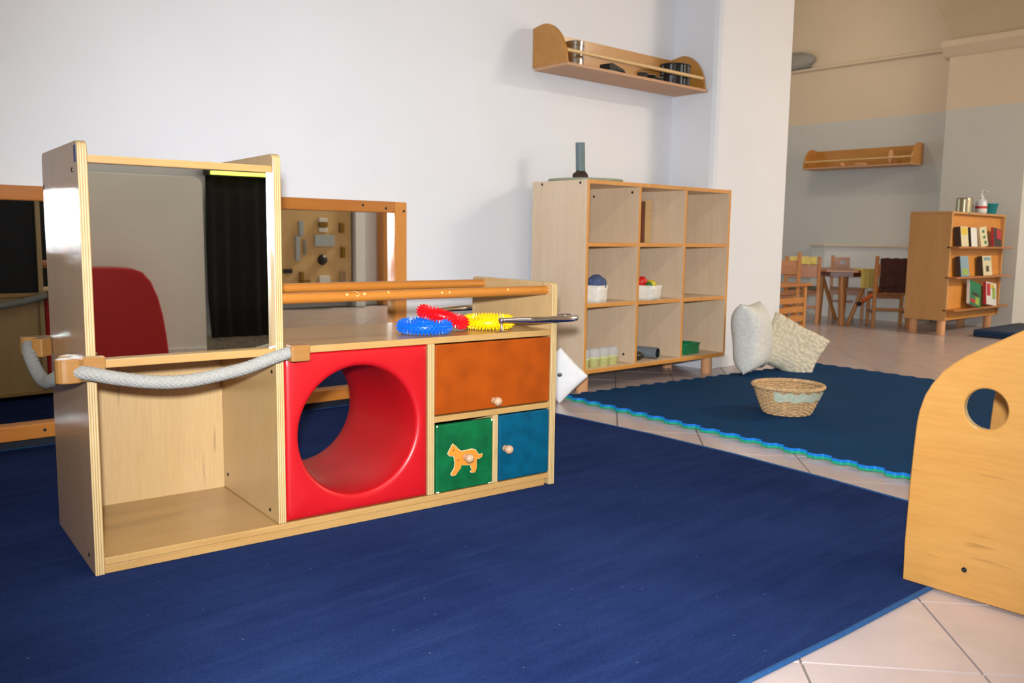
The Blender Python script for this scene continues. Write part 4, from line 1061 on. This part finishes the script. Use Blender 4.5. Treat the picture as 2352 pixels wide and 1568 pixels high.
cloth('brown_jacket', 'dark brown jacket hung over the chair beside the bookcase', 'cloth_brown', 8.20 - 0.175 * 0.8085, 3.86 - 0.175 * 0.5885, 2.20, 0.235, 0.640, 0.31, gap=0.032)
stp = thing('orange_strap', 'orange strap with a black buckle hanging below the table', 'strap', (0, 0, 0))
MB().tube([(8.05, 3.93, 0.40), (8.03, 3.869, 0.350), (8.00, 3.943, 0.288), (7.98, 4.015, 0.235)], [0.014, 0.018, 0.018, 0.016], 8).build('webbing', 'strap_orange', stp, smooth=True)
blob(0.026, 10, 8, (1, 1, 0.8)).build('buckle', 'black_plastic', stp, smooth=True, loc=(7.975, 4.035, 0.215))
# slatted bench in front of the column edge
bn = thing('slatted_bench', 'small wooden bench with horizontal slats beside the column', 'bench', (5.62, 3.66, 0), 0.0)
bx(-0.02, 0.80, -0.02, 0.30, 0.445, 0.468).build('top_board', 'far_wood_flat', bn, bevel=0.003)
for x in (0.0, 0.72):
    for y in (0.0, 0.26):
        bx(x, x + 0.035, y, y + 0.03, 0, 0.445).build('leg', 'far_wood', bn, bevel=0.003)
for k in range(5):
    z = 0.022 + k * 0.072
    bx(0.036, 0.719, 0.004, 0.020, z, z + 0.046).build('slat', 'far_wood', bn, bevel=0.003)
# grey lump on the ledge, teal pouf, navy mat
lum = thing('ledge_lump', 'grey rounded object lying on the far wall ledge beside the column', 'lamp', (FWX - 0.045, 5.62, 2.735), 0)
blob(0.5, 20, 12, (0.10, 0.66, 0.19), 0.03, 5).build('lump_body', 'ledge_grey', lum, smooth=True, loc=(-0.02, 0.0, 0.083))
bx(-0.02, 0.03, -0.25, 0.25, 0.0, 0.02).build('base', 'ledge_grey', lum)
pf = thing('pouf', 'teal vinyl pouf at the far right edge beside the pilaster', 'pouf', (8.72, 2.52, 0.066))
MB().lathe([(0, 0), (0.20, 0.0), (0.235, 0.03), (0.24, 0.12), (0.215, 0.24), (0.15, 0.285), (0, 0.295)], seg=30).build('body', 'teal_plastic', pf, smooth=True)
MB().tube([(0.242 * math.cos(2 * PI * q / 40), 0.242 * math.sin(2 * PI * q / 40), 0.09) for q in range(40)], 0.006, 6, closed=True).build('piping', 'navy_vinyl', pf, smooth=True)
nm = thing('gym_mat', 'dark navy gym mat on the floor before the bookcase', 'mat', (7.95, 2.05, 0))
bx(0, 1.05, 0, 0.93, 0.002, 0.065).build('mat_body', 'navy_vinyl', nm, bevel=0.012)
MB().tube([(x, y, 0.034) for x, y in rrect(-0.003, 1.053, -0.003, 0.933, 0.02)], 0.004, 6, closed=True).build('piping', 'mat_top', nm, smooth=True)

# ================================================================== BEHIND THE CAMERA (seen in the mirrors)
YM = -1.50
pa = thing('partition', 'pale grey partition with a rounded corner opposite the mirrors', 'partition', (0, YM, 0))
MB().prism([(0.55, 0.0), (1.66, 0.0), (1.66, 1.06)] + arc(1.60, 1.09, 0.06, 0, 90, 6) + [(0.55, 1.15)], 'y', -0.06, 0.0).build('panel', 'partition_white', pa, bevel=0.006)
bx(0.55, 1.655, 0.0, 0.012, 0.0, 0.07).build('skirting', 'white_trim', pa, bevel=0.003)
cu_ = thing('black_curtain', 'black curtain hanging on the wall opposite the mirrors', 'curtain', (0, YM, 0))
V = []; F = []; NC = 60
for i in range(NC + 1):
    x = 1.68 + 0.80 * i / NC; yy = 0.012 * math.sin(i * 0.9) + 0.006 * math.sin(i * 0.37)
    for z, w in ((0.125, 1.0), (0.4, 0.9), (0.8, 0.7), (1.15, 0.4), (1.30, 0.2)): V.append((x + (0.010 * math.sin(z * 14) if i == 0 else 0), yy * w, z))
for i in range(NC):
    for k in range(4): F.append((i * 5 + k, (i + 1) * 5 + k, (i + 1) * 5 + k + 1, i * 5 + k + 1))
fb = MB().add(V, F).build('fabric', 'curtain_black', cu_, smooth=True)
so = fb.modifiers.new('solid', 'SOLIDIFY'); so.thickness = 0.006
MB().tube([(1.64, 0.0, 1.31), (2.52, 0.0, 1.31)], 0.012, 10).build('curtain_rod', 'steel', cu_, auto=True)
struct(bx(1.66, 3.9, YB, YB + 0.025, 0, 0.13).build('baseboard_back', 'terrazzo'))
sl = thing('strip_light', 'glowing yellow strip light above the black curtain', 'lamp', (0, YM + 0.05, 0))
bx(1.66, 2.10, -0.045, -0.012, 1.160, 1.235).build('housing', 'black_plastic', sl, bevel=0.003)
bx(1.700, 2.065, -0.012, 0.012, 1.166, 1.188).build('tube_lamp', 'strip_glow', sl, bevel=0.004)
rf = MB().prism([(0.50, 0.0), (1.375, 0.0), (1.372, 0.08), (1.36, 0.2), (1.345, 0.31), (1.32, 0.42), (1.285, 0.51), (1.24, 0.565), (1.19, 0.585), (1.10, 0.592), (0.50, 0.592)], 'y', YM + 0.02, YM + 0.30)
tag(rf.build('foam_cushion', 'red_vinyl', None, bevel=0.012, bseg=3), 'red padded foam shape with one rounded shoulder opposite the mirrors', 'foam shape')
# busy board
bb = thing('busy_board', 'pine activity board with latches and switches opposite the wall mirror', 'activity board', (0, YM, 0))
bx(3.75, 5.14, -0.10, 0.0, 0.10, 1.35).build('board', 'board_pine', bb, bevel=0.004)
def gadget(nm_, x, z, w, h, m_, d=0.02): return bx(x - w / 2, x + w / 2, 0.0, d, z - h / 2, z + h / 2).build(nm_, m_, bb, bevel=0.003)
gadget('light_switch', 4.784, 0.955, 0.10, 0.045, 'paper_white'); gadget('latch', 4.784, 0.905, 0.10, 0.05, 'brass', 0.03); gadget('switch_plate', 4.784, 0.85, 0.10, 0.045, 'paper_white')
gadget('lock', 5.014, 0.873, 0.055, 0.11, 'brass', 0.03); gadget('hinge', 4.80, 0.731, 0.24, 0.12, 'grey_plate')
gadget('metal_strip', 4.478, 0.646, 0.05, 0.26, 'grey_plate'); gadget('chain_plate', 4.565, 0.663, 0.035, 0.17, 'steel')
MB().lathe([(0.058, 0), (0.05, 0.03), (0, 0.034)], seg=20, M=Matrix.Rotation(-PI / 2, 4, 'X')).build('round_button', 'black_plastic', bb, smooth=True, loc=(4.774, 0, 0.524))
gadget('bolt', 5.026, 0.604, 0.045, 0.12, 'brass', 0.03); gadget('door_handle', 4.518, 0.313, 0.045, 0.17, 'brass', 0.03); gadget('door_lever', 4.56, 0.30, 0.10, 0.022, 'brass', 0.05)
gadget('socket', 4.795, 0.299, 0.13, 0.10, 'paper_white'); gadget('tap', 5.018, 0.32, 0.06, 0.16, 'chrome', 0.05)
gadget('buckle', 4.36, 0.408, 0.10, 0.045, 'black_plastic'); gadget('buckle', 4.36, 0.23, 0.10, 0.04, 'black_plastic'); gadget('hook', 4.523, 0.86, 0.05, 0.16, 'grey_plate')
struct(bx(5.17, 5.29, YB, YM + 0.05, 0, CEIL_Z).build('wall_pier', 'wall_paint'))
struct(bx(5.55, 5.62, YB, YM + 0.02, 0, 2.1).build('door_1', 'far_wood', bevel=0.004))
# fluorescent housings
for k, (tx, ty, tr_, en) in enumerate(TUBES):
    lab = ('ceiling fluorescent fitting over the open floor at the right', 'ceiling fluorescent fitting behind the rug')[k]
    fx = thing('ceiling_light', lab, 'lamp', (tx, ty, LAMP_Z), tr_, 'ceiling fluorescent fittings')
    for sx in (-0.4, 0.4): MB().tube([(sx, 0, 0), (sx, 0, CEIL_Z - LAMP_Z)], 0.006, 8).build('hanger_rod', 'lamp_housing', fx)
    bx(-0.64, 0.64, -0.09, 0.09, -0.06, 0.0).build('housing', 'lamp_housing', fx, bevel=0.006)
    for sy in (-0.045, 0.045):
        MB().tube([(-0.60, sy, -0.085), (0.60, sy, -0.085)], 0.013, 10).build('tube_lamp', 'lamp_glow', fx, auto=True)
emit_mat('added_globe_glow', (1.0, 0.88, 0.70, 1), 34.0)  # added light source for the upper far wall
gl = thing('added_globe_lamp', 'round glowing globe added in the far room to brighten its upper wall', 'lamp', (7.7, 4.9, CEIL_Z))
MB().tube([(0, 0, 0), (0, 0, -0.78)], 0.006, 8).build('cord', 'lamp_housing', gl)
blob(0.11, 24, 14).build('globe', 'added_globe_glow', gl, smooth=True, loc=(0, 0, -0.87))
